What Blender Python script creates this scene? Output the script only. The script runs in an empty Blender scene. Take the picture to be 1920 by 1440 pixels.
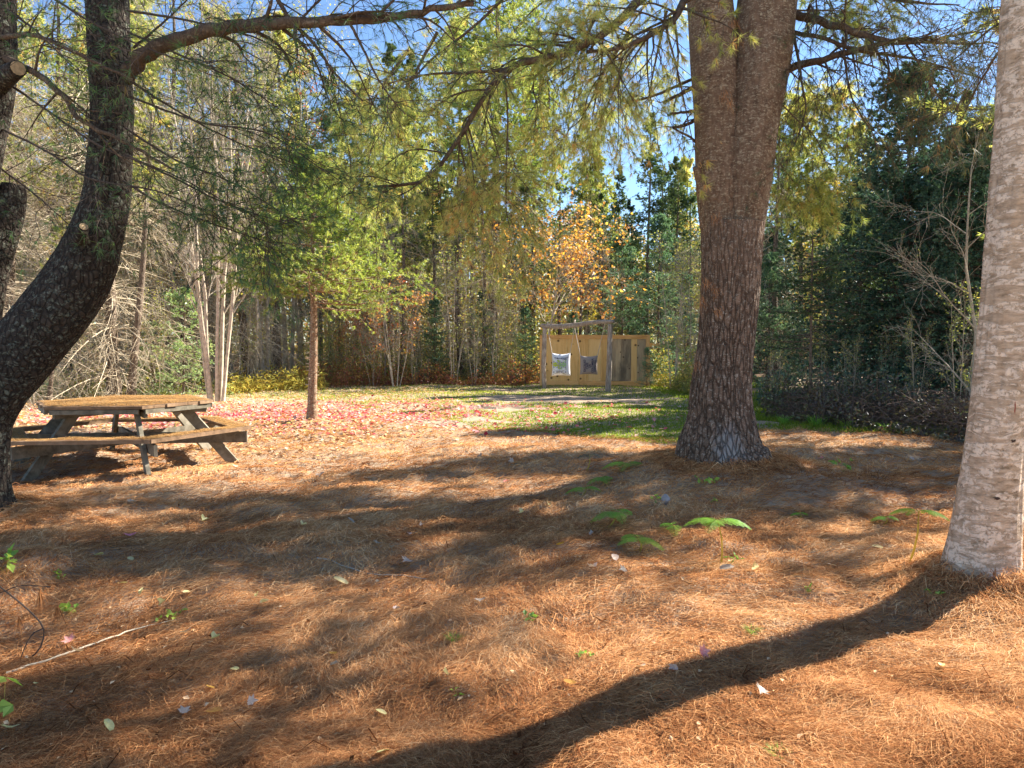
import bpy, math, random
import numpy as np
from mathutils import Vector, Matrix

sc = bpy.context.scene
col = sc.collection
R = math.radians

# ------------------------------------------------------------------ camera, sky, sun, exposure
F = 1400.0
PITCH = math.atan(75 / F)
CAMH = 1.5
cam_d = bpy.data.cameras.new("camera")
cam = bpy.data.objects.new("camera", cam_d); col.objects.link(cam)
cam_d.sensor_width = 36.0
cam_d.lens = 36.0 * F / 1920.0
cam_d.clip_start = 0.05
cam_d.clip_end = 2000
cam.location = (0, 0, CAMH)
cam.rotation_euler = (math.pi / 2 - PITCH, 0, 0)
sc.camera = cam

SUN_EL, SUN_AZ = R(36), R(61)
S = np.array([math.cos(SUN_EL) * math.sin(SUN_AZ), math.cos(SUN_EL) * math.cos(SUN_AZ), math.sin(SUN_EL)])
w = bpy.data.worlds.new("World"); sc.world = w; w.use_nodes = True
nt = w.node_tree
sky = nt.nodes.new("ShaderNodeTexSky"); sky.sky_type = 'NISHITA'; sky.sun_disc = False
sky.sun_elevation = SUN_EL; sky.sun_rotation = SUN_AZ
sky.air_density = 1.0; sky.dust_density = 0.0; sky.ozone_density = 4.5; sky.altitude = 800
bg = nt.nodes["Background"]; bg.inputs[1].default_value = 0.078
nt.links.new(sky.outputs[0], bg.inputs[0])
ld = bpy.data.lights.new("sun", 'SUN'); ld.energy = 5.0; ld.angle = R(0.53); ld.color = (1.0, 0.95, 0.86)
lo = bpy.data.objects.new("sun", ld); col.objects.link(lo)
lo.rotation_euler = Vector(S).to_track_quat('Z', 'Y').to_euler()
lo.location = (20, 12, 20)
sc.view_settings.view_transform = 'Standard'
sc.view_settings.look = 'None'
sc.view_settings.exposure = 1.8
sc.view_settings.gamma = 1.0
sc.cycles.max_bounces = 6
sc.cycles.diffuse_bounces = 3
sc.cycles.glossy_bounces = 1
sc.cycles.transmission_bounces = 3
sc.cycles.transparent_max_bounces = 4
sc.cycles.caustics_reflective = False
sc.cycles.caustics_refractive = False
sc.cycles.use_denoising = True
sc.cycles.denoiser = 'OPENIMAGEDENOISE'
sc.cycles.denoising_input_passes = 'RGB_ALBEDO_NORMAL'
sc.cycles.denoising_prefilter = 'ACCURATE'
sc.cycles.sample_clamp_indirect = 6.0

# ------------------------------------------------------------------ helpers
def _h(i, j, k, seed):
    n = (i.astype(np.int64) * 374761393 + j.astype(np.int64) * 668265263 + k.astype(np.int64) * 2147483647 + seed * 1274126177) & 0xffffffff
    n = ((n ^ (n >> 13)) * 1274126177) & 0xffffffff
    n = n ^ (n >> 16)
    return (n & 0xffff) / 65535.0

def vnoise(P, scale=1.0, seed=0):
    P = np.asarray(P, float) / scale
    I = np.floor(P).astype(np.int64); f = P - I; f = f * f * (3 - 2 * f)
    out = 0
    for dx in (0, 1):
        for dy in (0, 1):
            for dz in (0, 1):
                wx = f[..., 0] if dx else 1 - f[..., 0]
                wy = f[..., 1] if dy else 1 - f[..., 1]
                wz = f[..., 2] if dz else 1 - f[..., 2]
                out = out + wx * wy * wz * _h(I[..., 0] + dx, I[..., 1] + dy, I[..., 2] + dz, seed)
    return out * 2 - 1

MOUNDS = [(2.32, 8.3, .20, 1.25), (2.85, 4.4, .15, .6), (-3.15, 4.75, .14, .45), (-3.6, 4.1, .12, .7), (-4.4, 6.5, .12, .8), (-3.65, 13.6, .06, .5)]
def terr(x, y):
    x = np.asarray(x, float); y = np.asarray(y, float)
    P = np.stack([x, y, np.zeros_like(x)], -1)
    z = .05 * vnoise(P, 2.7, 1) + .036 * vnoise(P, .75, 2)
    near = np.clip((18 - y) / 8, 0, 1)
    z = z + near * (.030 * vnoise(P, .30, 3) + .012 * vnoise(P, .13, 4))
    for cx, cy, a, r in MOUNDS:
        z = z + a * np.exp(-((x - cx) ** 2 + (y - cy) ** 2) / (r * r))
    z = z + .25 * np.clip((x - 5.5) / 4, 0, 1) * np.clip((y - 13) / 4, 0, 1)
    return z
def tz(x, y): return float(terr(np.array([x]), np.array([y]))[0])

def ray(px, py):
    a = (px - 960) / F; b = (720 - py) / F
    c, s = math.cos(PITCH), math.sin(PITCH)
    return np.array([a, c + b * s, -s + b * c])
def at(px, py, D):                      # the point at depth y=D seen at that spot
    d = ray(px, py); t = D / d[1]
    return np.array([d[0] * t, D, CAMH + d[2] * t])
def gnd(px, py):
    d = ray(px, py); t = (0 - CAMH) / d[2]
    for _ in range(12):
        x, y = d[0] * t, d[1] * t
        t = (tz(x, y) - CAMH) / d[2]
    return np.array([d[0] * t, d[1] * t, tz(d[0] * t, d[1] * t)])
def foot(px, D): x = (px - 960) / F * D; return np.array([x, D, tz(x, D)])

def mesh(name, V, faces, mat, parent=None, tint=None, smooth=False):
    """faces: list of integer arrays (n,3) or (n,4)"""
    V = np.asarray(V, np.float32).reshape(-1, 3)
    faces = [np.asarray(f, np.int32) for f in faces if len(f)]
    me = bpy.data.meshes.new(name)
    me.vertices.add(len(V)); me.vertices.foreach_set("co", V.ravel())
    loops = np.concatenate([f.ravel() for f in faces]) if faces else np.zeros(0, np.int32)
    tot = np.concatenate([np.full(len(f), f.shape[1], np.int32) for f in faces]) if faces else np.zeros(0, np.int32)
    start = np.concatenate([[0], np.cumsum(tot)[:-1]]).astype(np.int32)
    me.loops.add(len(loops)); me.loops.foreach_set("vertex_index", loops)
    me.polygons.add(len(tot)); me.polygons.foreach_set("loop_start", start); me.polygons.foreach_set("loop_total", tot)
    me.polygons.foreach_set("use_smooth", np.full(len(tot), smooth))
    me.update(calc_edges=True)
    if tint is not None:
        a = me.attributes.new("tint", 'FLOAT', 'POINT'); a.data.foreach_set("value", np.asarray(tint, np.float32))
    me.materials.append(mat)
    o = bpy.data.objects.new(name, me); col.objects.link(o)
    if parent is not None: o.parent = parent
    return o

class MB:
    def __init__(s): s.V = []; s.F3 = []; s.F4 = []; s.T = []; s.n = 0
    def add(s, V, f3=None, f4=None, t=None):
        V = np.asarray(V, float).reshape(-1, 3)
        if f3 is not None and len(f3): s.F3.append(np.asarray(f3) + s.n)
        if f4 is not None and len(f4): s.F4.append(np.asarray(f4) + s.n)
        s.V.append(V); s.T.append(np.full(len(V), .5) if t is None else np.broadcast_to(np.asarray(t, float), (len(V),)))
        s.n += len(V)
    def box(s, c, size, rz=0, M=None, t=.5):
        x, y, z = [q / 2 for q in size]
        v = np.array([(a * x, b * y, d * z) for a in (-1, 1) for b in (-1, 1) for d in (-1, 1)])
        if M is not None: v = v @ np.array(M).T
        cz, sz = math.cos(rz), math.sin(rz)
        v = v @ np.array([[cz, sz, 0], [-sz, cz, 0], [0, 0, 1]]) + np.array(c)
        s.add(v, f4=[(0, 1, 3, 2), (4, 6, 7, 5), (0, 4, 5, 1), (2, 3, 7, 6), (0, 2, 6, 4), (1, 5, 7, 3)], t=t)
    def beam(s, a, b, wd, th, up=(0, 0, 1), t=.5, n=1):
        """board from a to b, wd across, th along 'up'"""
        a = np.array(a, float); b = np.array(b, float); d = b - a; L = np.linalg.norm(d); d /= L
        up = np.array(up, float); sd = np.cross(d, up); sd /= np.linalg.norm(sd); u = np.cross(sd, d)
        s.box((a + b) / 2, (L, wd, th), M=np.stack([d, sd, u], 1), t=t)
    def prism(s, poly, z0, z1, t=.5):
        k = len(poly); v = [(x, y, z0) for x, y in poly] + [(x, y, z1) for x, y in poly]
        s.V.append(np.array(v, float)); s.T.append(np.full(2 * k, t))
        b = s.n
        for i in range(k):
            s.F4.append(np.array([(b + i, b + (i + 1) % k, b + k + (i + 1) % k, b + k + i)]))
        for i in range(1, k - 1):
            s.F3.append(np.array([(b + k, b + k + i, b + k + i + 1), (b, b + i + 1, b + i)]))
        s.n += 2 * k
    def build(s, name, mat, parent=None, smooth=False):
        f = []
        if s.F3: f.append(np.concatenate(s.F3))
        if s.F4: f.append(np.concatenate(s.F4))
        if not s.V: s.V = [np.zeros((3, 3))]; s.T = [np.zeros(3)]; f = [np.array([(0, 1, 2)])]
        return mesh(name, np.concatenate(s.V), f, mat, parent, np.concatenate(s.T), smooth)

def nrm(v): return v / np.maximum(np.linalg.norm(v, axis=-1, keepdims=True), 1e-9)

def tubes(mb, P, Rr, sides=4, t=.5, cap=True):
    P = np.asarray(P, float); N, M, _ = P.shape
    T = np.empty_like(P); T[:, 1:-1] = P[:, 2:] - P[:, :-2]; T[:, 0] = P[:, 1] - P[:, 0]; T[:, -1] = P[:, -1] - P[:, -2]
    T = nrm(T)
    ref = np.where(np.abs(T[:, :1, 2:3]) > .9, np.array([1., 0, 0]), np.array([0, 0, 1.]))
    a = nrm(np.cross(T, np.broadcast_to(ref, T.shape))); b = np.cross(T, a)
    ang = np.arange(sides) / sides * 2 * math.pi
    V = P[:, :, None] + Rr[:, :, None, None] * (a[:, :, None] * np.cos(ang)[:, None] + b[:, :, None] * np.sin(ang)[:, None])
    idx = np.arange(N * M * sides).reshape(N, M, sides)
    i0 = idx[:, :-1]; i1 = idx[:, 1:]
    f = np.stack([i0, np.roll(i0, -1, 2), np.roll(i1, -1, 2), i1], -1).reshape(-1, 4)
    tt = np.broadcast_to(np.asarray(t, float).reshape(-1, 1, 1) if np.ndim(t) else t, (N, M, sides)).reshape(-1)
    mb.add(V.reshape(-1, 3), f4=f, t=tt)

def interp_poly(P, t):                   # P (N,M,3), t (N,k) -> points, tangents
    N, M = P.shape[:2]; x = np.clip(t, 0, .9999) * (M - 1); i = x.astype(int); f = (x - i)[..., None]
    n = np.arange(N)[:, None]
    a = P[n, i]; b = P[n, i + 1]
    return a * (1 - f) + b * f, nrm(b - a)

def kids(rng, P, Rr, n, t0, t1, L, ang, up=0., M=5, droop=0., taper=.15, rf=.55, wig=.08, flat=0., lt=0.):
    """children polylines grown out of parents P"""
    N = P.shape[0]
    t = (np.arange(n)[None] + rng.random((N, n))) / n * (t1 - t0) + t0
    p, tan = interp_poly(P, t)
    r = np.take_along_axis(Rr, np.minimum((t * (Rr.shape[1] - 1)).astype(int), Rr.shape[1] - 1), 1) * rf
    rnd = rng.normal(size=p.shape)
    if flat: rnd[..., 2] *= (1 - flat)
    perp = nrm(rnd - (rnd * tan).sum(-1, keepdims=True) * tan)
    a = R(ang) * (1 + .25 * rng.normal(size=t.shape))[..., None]
    d = nrm(tan * np.cos(a) + perp * np.sin(a) + np.array([0, 0, up]))
    Ls = np.asarray(L if np.ndim(L) else np.full(N, L))[:, None] * rng.uniform(.65, 1.25, t.shape) * (1 - lt * t)
    s = np.linspace(0, 1, M)[None, None, :, None]
    C = p[:, :, None] + d[:, :, None] * Ls[..., None, None] * s
    C = C + np.array([0, 0, -1.]) * droop * Ls[..., None, None] * s ** 2
    wg = rng.normal(size=(N, n, 1, 3)) * wig; wg2 = rng.normal(size=(N, n, 1, 3)) * wig * .6
    C = C + Ls[..., None, None] * (wg * s ** 2 + wg2 * np.sin(s * 5.5) * s)
    rr = r[..., None] * np.linspace(1, taper, M)
    return C.reshape(-1, M, 3), rr.reshape(-1, M), Ls.ravel()

def needles(rng, mb, pos, dr, k, L, wd, spread, t=None, grav=0.):
    N = len(pos)
    d = nrm(dr[:, None] + spread * rng.normal(size=(N, k, 3)) + np.array([0, 0, -grav]))
    s = nrm(np.cross(d, rng.normal(size=(N, k, 3)))) * wd / 2
    l = L * rng.uniform(.7, 1.15, (N, k, 1))
    p = pos[:, None] + d * .004
    V = np.stack([p - s, p + s, p + d * l], 2)
    n = N * k
    tt = (rng.random(N) if t is None else t)
    tt = np.clip(tt[:, None] + rng.normal(size=(N, k)) * .12, 0, 1)
    mb.add(V.reshape(-1, 3), f3=np.arange(n * 3).reshape(-1, 3), t=np.repeat(tt.ravel(), 3))

def leaves(rng, mb, pos, size, asp=.6, flat=.4, t=None, d=None):
    N = len(pos)
    if d is None: d = rng.normal(size=(N, 3)); d[:, 2] *= (1 - flat)
    d = nrm(d); q = rng.normal(size=(N, 3)); s = nrm(np.cross(d, q * np.array([1 - flat, 1 - flat, 1]) + np.array([0, 0, flat])))
    up = np.cross(s, d)
    l = (size * rng.uniform(.6, 1.2, N))[:, None]
    fold = .12 * l * up
    V = np.stack([pos, pos + d * l * .5 + s * l * asp * .5 + fold, pos + d * l, pos + d * l * .5 - s * l * asp * .5 + fold], 1)
    i = np.arange(N)[:, None] * 4
    tt = rng.random(N) if t is None else np.clip(t + rng.normal(size=N) * .1, 0, 1)
    mb.add(V.reshape(-1, 3), f3=np.concatenate([i + np.array([0, 1, 2]), i + np.array([0, 2, 3])]), t=np.repeat(tt, 4))

def catmull(pts, M):
    P = np.asarray(pts, float); n = len(P)
    Q = np.vstack([2 * P[0] - P[1], P, 2 * P[-1] - P[-2]])
    seg = np.linalg.norm(np.diff(P[:, :3], axis=0), axis=1); c = np.concatenate([[0], np.cumsum(seg)]); u = np.linspace(0, c[-1], M)
    out = []
    for x in u:
        i = min(n - 2, max(0, np.searchsorted(c, x, 'right') - 1)); t = (x - c[i]) / max(seg[i], 1e-9)
        a, b, cc, d = Q[i], Q[i + 1], Q[i + 2], Q[i + 3]
        out.append(.5 * ((2 * b) + (-a + cc) * t + (2 * a - 5 * b + 4 * cc - d) * t * t + (-a + 3 * b - 3 * cc + d) * t ** 3))
    return np.array(out)

def tag(o, label=None, cat=None, group=None, kind=None):
    if label: o["label"] = label
    if cat: o["category"] = cat
    if group: o["group"] = group
    if kind: o["kind"] = kind
    return o
def empty(name, loc, label, cat, group=None, rz=0.):
    o = bpy.data.objects.new(name, None); col.objects.link(o); o.location = loc; o.rotation_euler = (0, 0, rz); o.empty_display_size = .1
    return tag(o, label, cat, group)
def copy_tree(o, parent=None):
    c = o.copy(); col.objects.link(c)
    if parent is not None: c.parent = parent
    for ch in KIDS.get(o.name, []):
        KIDS.setdefault(c.name, []).append(copy_tree(ch, c))
    return c
KIDS = {}
def reg(root, *parts):
    KIDS.setdefault(root.name, []).extend(parts)

# ------------------------------------------------------------------ materials
def newmat(name):
    m = bpy.data.materials.new(name); m.use_nodes = True; m.node_tree.nodes.clear(); return m, m.node_tree
def ramp(nt, fac, stops, interp='LINEAR'):
    r = nt.nodes.new("ShaderNodeValToRGB"); r.color_ramp.interpolation = interp
    e = r.color_ramp.elements
    while len(e) < len(stops): e.new(.5)
    for q, (p, c) in zip(e, stops):
        q.position = p; q.color = (*c, 1) if len(c) == 3 else c
    if fac is not None: nt.links.new(fac, r.inputs[0])
    return r.outputs[0]
def N_(nt, typ, **kw):
    n = nt.nodes.new(typ)
    for k, v in kw.items():
        if k.startswith('i_'): n.inputs[int(k[2:]) if k[2:].isdigit() else k[2:].replace('_', ' ')].default_value = v
        else: setattr(n, k, v)
    return n
def mixc(nt, f, a, b, mode='MIX'):
    m = nt.nodes.new("ShaderNodeMix"); m.data_type = 'RGBA'; m.blend_type = mode
    for sock, v in ((m.inputs[0], f), (m.inputs[6], a), (m.inputs[7], b)):
        if hasattr(v, 'is_output'): nt.links.new(v, sock)
        else: sock.default_value = v if isinstance(v, float) or isinstance(v, int) else (*v, 1)
    return m.outputs[2]
def math_(nt, op, a, b=None, clamp=False):
    m = nt.nodes.new("ShaderNodeMath"); m.operation = op; m.use_clamp = clamp
    for sock, v in ((m.inputs[0], a), (m.inputs[1], b)):
        if v is None: continue
        if hasattr(v, 'is_output'): nt.links.new(v, sock)
        else: sock.default_value = v
    return m.outputs[0]
def noise(nt, vec, scale, detail=4, rough=.55, dist=0.):
    n = N_(nt, "ShaderNodeTexNoise"); n.inputs['Scale'].default_value = scale; n.inputs['Detail'].default_value = detail
    n.inputs['Roughness'].default_value = rough; n.inputs['Distortion'].default_value = dist
    if vec is not None: nt.links.new(vec, n.inputs['Vector'])
    return n.outputs['Fac']
def objco(nt, scale=(1, 1, 1), loc=(0, 0, 0)):
    t = N_(nt, "ShaderNodeTexCoord"); m = N_(nt, "ShaderNodeMapping"); m.inputs['Scale'].default_value = scale; m.inputs['Location'].default_value = loc
    nt.links.new(t.outputs['Object'], m.inputs[0]); return m.outputs[0]

def leafmat(name, stops, trans=.4, vary=.25, gloss=0.06):
    m, nt = newmat(name)
    at_ = N_(nt, "ShaderNodeAttribute", attribute_name="tint")
    c = ramp(nt, at_.outputs['Fac'], stops)
    oi = N_(nt, "ShaderNodeObjectInfo")
    hv = N_(nt, "ShaderNodeHueSaturation"); nt.links.new(c, hv.inputs['Color'])
    v = math_(nt, 'MULTIPLY_ADD', oi.outputs['Random'], vary); nt.nodes[-1].inputs[2].default_value = 1 - vary / 2
    nt.links.new(v, hv.inputs['Value'])
    hh = math_(nt, 'MULTIPLY_ADD', oi.outputs['Random'], -.03); nt.nodes[-1].inputs[2].default_value = .515
    nt.links.new(hh, hv.inputs['Hue'])
    c = hv.outputs[0]
    df = N_(nt, "ShaderNodeBsdfDiffuse"); tr = N_(nt, "ShaderNodeBsdfTranslucent"); mx = N_(nt, "ShaderNodeMixShader"); mx.inputs[0].default_value = trans
    nt.links.new(c, df.inputs[0])
    ct = mixc(nt, 1.0, c, (1.25, 1.2, .75), 'MULTIPLY'); nt.links.new(ct, tr.inputs[0])
    nt.links.new(df.outputs[0], mx.inputs[1]); nt.links.new(tr.outputs[0], mx.inputs[2])
    out = N_(nt, "ShaderNodeOutputMaterial")
    if gloss:
        gl = N_(nt, "ShaderNodeBsdfGlossy"); gl.inputs['Roughness'].default_value = .45; gl.inputs[0].default_value = (.8, .85, .9, 1)
        m2 = N_(nt, "ShaderNodeMixShader"); m2.inputs[0].default_value = gloss
        nt.links.new(mx.outputs[0], m2.inputs[1]); nt.links.new(gl.outputs[0], m2.inputs[2]); nt.links.new(m2.outputs[0], out.inputs[0])
    else: nt.links.new(mx.outputs[0], out.inputs[0])
    return m

def barkmat(name, dark, mid, pale, furrow=22, fz=.22, blotch=.35, bz=3.0, bs=9, bump=.6, patch=None, palecol=None, fstr=1.0, zfade=None, hz=1.0):
    m, nt = newmat(name)
    co = objco(nt, (1, 1, fz))
    wob = N_(nt, "ShaderNodeTexNoise"); wob.inputs['Scale'].default_value = 6; nt.links.new(co, wob.inputs[0])
    cw = N_(nt, "ShaderNodeMix", data_type='VECTOR'); cw.inputs[0].default_value = .06
    nt.links.new(co, cw.inputs[4]); nt.links.new(wob.outputs['Color'], cw.inputs[5])
    vo = N_(nt, "ShaderNodeTexVoronoi", feature='DISTANCE_TO_EDGE'); vo.inputs['Scale'].default_value = furrow; nt.links.new(cw.outputs[1], vo.inputs['Vector'])
    crack = ramp(nt, vo.outputs['Distance'], [(0, (0, 0, 0)), (.18, (1, 1, 1))])
    if zfade:
        sz = N_(nt, "ShaderNodeSeparateXYZ"); nt.links.new(objco(nt), sz.inputs[0])
        mr = N_(nt, "ShaderNodeMapRange"); nt.links.new(sz.outputs[2], mr.inputs[0])
        for i, v in ((1, zfade[0]), (2, zfade[1]), (3, 0.), (4, .7)): mr.inputs[i].default_value = v
        crack = mixc(nt, mr.outputs[0], crack, (1, 1, 1))
    co1 = objco(nt, (1, 1, 1))
    n1 = noise(nt, objco(nt, (1, 1, hz)), 14, 6, .7); n2 = noise(nt, co1, 2.2, 3)
    base = ramp(nt, n1, [(.3, dark), (.52, mid), (.75, pale)])
    base = mixc(nt, ramp(nt, n2, [(.35, (0, 0, 0)), (.7, (.6, .6, .6))]), base, mid)
    # flaky lichen blotches, wider than tall
    cb = objco(nt, (1, 1, bz)); nb = noise(nt, cb, bs, 8, .66, 1.0)
    bm = ramp(nt, nb, [(.62 - blotch * .25, (0, 0, 0)), (.68 - blotch * .25, (1, 1, 1))])
    nb2 = noise(nt, co1, 45, 3, .7); bm = math_(nt, 'MULTIPLY', bm, ramp(nt, nb2, [(.38, (0, 0, 0)), (.5, (1, 1, 1))]))
    base = mixc(nt, bm, base, palecol or pale)
    if patch:                              # (centre, radii, colour)
        (cx, cy, cz), (rx, ry, rz), pc = patch
        cp = objco(nt, (1 / rx, 1 / ry, 1 / rz), (-cx / rx, -cy / ry, -cz / rz))
        ln = N_(nt, "ShaderNodeVectorMath", operation='LENGTH'); nt.links.new(cp, ln.inputs[0])
        q = math_(nt, 'SUBTRACT', 1.35, ln.outputs['Value']); q = math_(nt, 'MULTIPLY', q, noise(nt, objco(nt, (1, 1, .3)), 26, 5, .75))
        base = mixc(nt, ramp(nt, q, [(.34, (0, 0, 0)), (.56, (.9, .9, .9))]), base, pc)
    base = mixc(nt, math_(nt, 'MULTIPLY', math_(nt, 'SUBTRACT', 1.0, crack), .75 * fstr), base, tuple(q * .35 for q in dark))
    p = N_(nt, "ShaderNodeBsdfPrincipled"); p.inputs['Roughness'].default_value = .9
    p.inputs['Specular IOR Level'].default_value = .15
    nt.links.new(base, p.inputs['Base Color'])
    hgt = math_(nt, 'ADD', math_(nt, 'MULTIPLY', crack, .7 * fstr), math_(nt, 'MULTIPLY', n1, .5))
    hgt = math_(nt, 'ADD', hgt, math_(nt, 'MULTIPLY', bm, .15))
    b = N_(nt, "ShaderNodeBump"); b.inputs['Strength'].default_value = bump; b.inputs['Distance'].default_value = .02
    nt.links.new(hgt, b.inputs['Height']); nt.links.new(b.outputs[0], p.inputs['Normal'])
    out = N_(nt, "ShaderNodeOutputMaterial"); nt.links.new(p.outputs[0], out.inputs[0])
    return m

def woodmat(name, stops, grain=(1, 1, 1), scale=8, knots=0., rough=.8, stain=None):
    m, nt = newmat(name)
    co = objco(nt, grain)
    at_ = N_(nt, "ShaderNodeAttribute", attribute_name="tint")
    off = N_(nt, "ShaderNodeVectorMath", operation='ADD'); cmb = N_(nt, "ShaderNodeCombineXYZ")
    k = math_(nt, 'MULTIPLY', at_.outputs['Fac'], 37.0)
    for i in range(3): nt.links.new(k, cmb.inputs[i])
    nt.links.new(co, off.inputs[0]); nt.links.new(cmb.outputs[0], off.inputs[1])
    n = noise(nt, off.outputs[0], scale, 6, .65, .5)
    n = math_(nt, 'ADD', math_(nt, 'MULTIPLY', n, .8), math_(nt, 'MULTIPLY', at_.outputs['Fac'], .25))
    c = ramp(nt, n, stops)
    if stain:
        sn = noise(nt, objco(nt, (1, 1, .35)), 1.6, 5, .7)
        c = mixc(nt, ramp(nt, sn, [(.5, (0, 0, 0)), (.68, (.8, .8, .8))]), c, stain)
    if knots:
        v = N_(nt, "ShaderNodeTexVoronoi"); v.inputs['Scale'].default_value = knots; nt.links.new(objco(nt), v.inputs['Vector'])
        c = mixc(nt, ramp(nt, v.outputs['Distance'], [(.10, (.85, .85, .85)), (.16, (0, 0, 0))]), c, (.06, .03, .015))
    p = N_(nt, "ShaderNodeBsdfPrincipled"); p.inputs['Roughness'].default_value = rough; p.inputs['Specular IOR Level'].default_value = .2
    nt.links.new(c, p.inputs['Base Color'])
    b = N_(nt, "ShaderNodeBump"); b.inputs['Strength'].default_value = .4; b.inputs['Distance'].default_value = .006
    nt.links.new(n, b.inputs['Height']); nt.links.new(b.outputs[0], p.inputs['Normal'])
    out = N_(nt, "ShaderNodeOutputMaterial"); nt.links.new(p.outputs[0], out.inputs[0])
    return m

def plain(name, c, rough=.8, nscale=0, namt=.3, bump=0.):
    m, nt = newmat(name); p = N_(nt, "ShaderNodeBsdfPrincipled"); p.inputs['Roughness'].default_value = rough; p.inputs['Specular IOR Level'].default_value = .2
    if nscale:
        n = noise(nt, objco(nt), nscale, 5, .65)
        cc = ramp(nt, n, [(.3, tuple(q * (1 - namt) for q in c)), (.7, tuple(min(1, q * (1 + namt)) for q in c))])
        nt.links.new(cc, p.inputs['Base Color'])
        if bump:
            b = N_(nt, "ShaderNodeBump"); b.inputs['Strength'].default_value = bump; b.inputs['Distance'].default_value = .01
            nt.links.new(n, b.inputs['Height']); nt.links.new(b.outputs[0], p.inputs['Normal'])
    else: p.inputs['Base Color'].default_value = (*c, 1)
    out = N_(nt, "ShaderNodeOutputMaterial"); nt.links.new(p.outputs[0], out.inputs[0])
    return m

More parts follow.
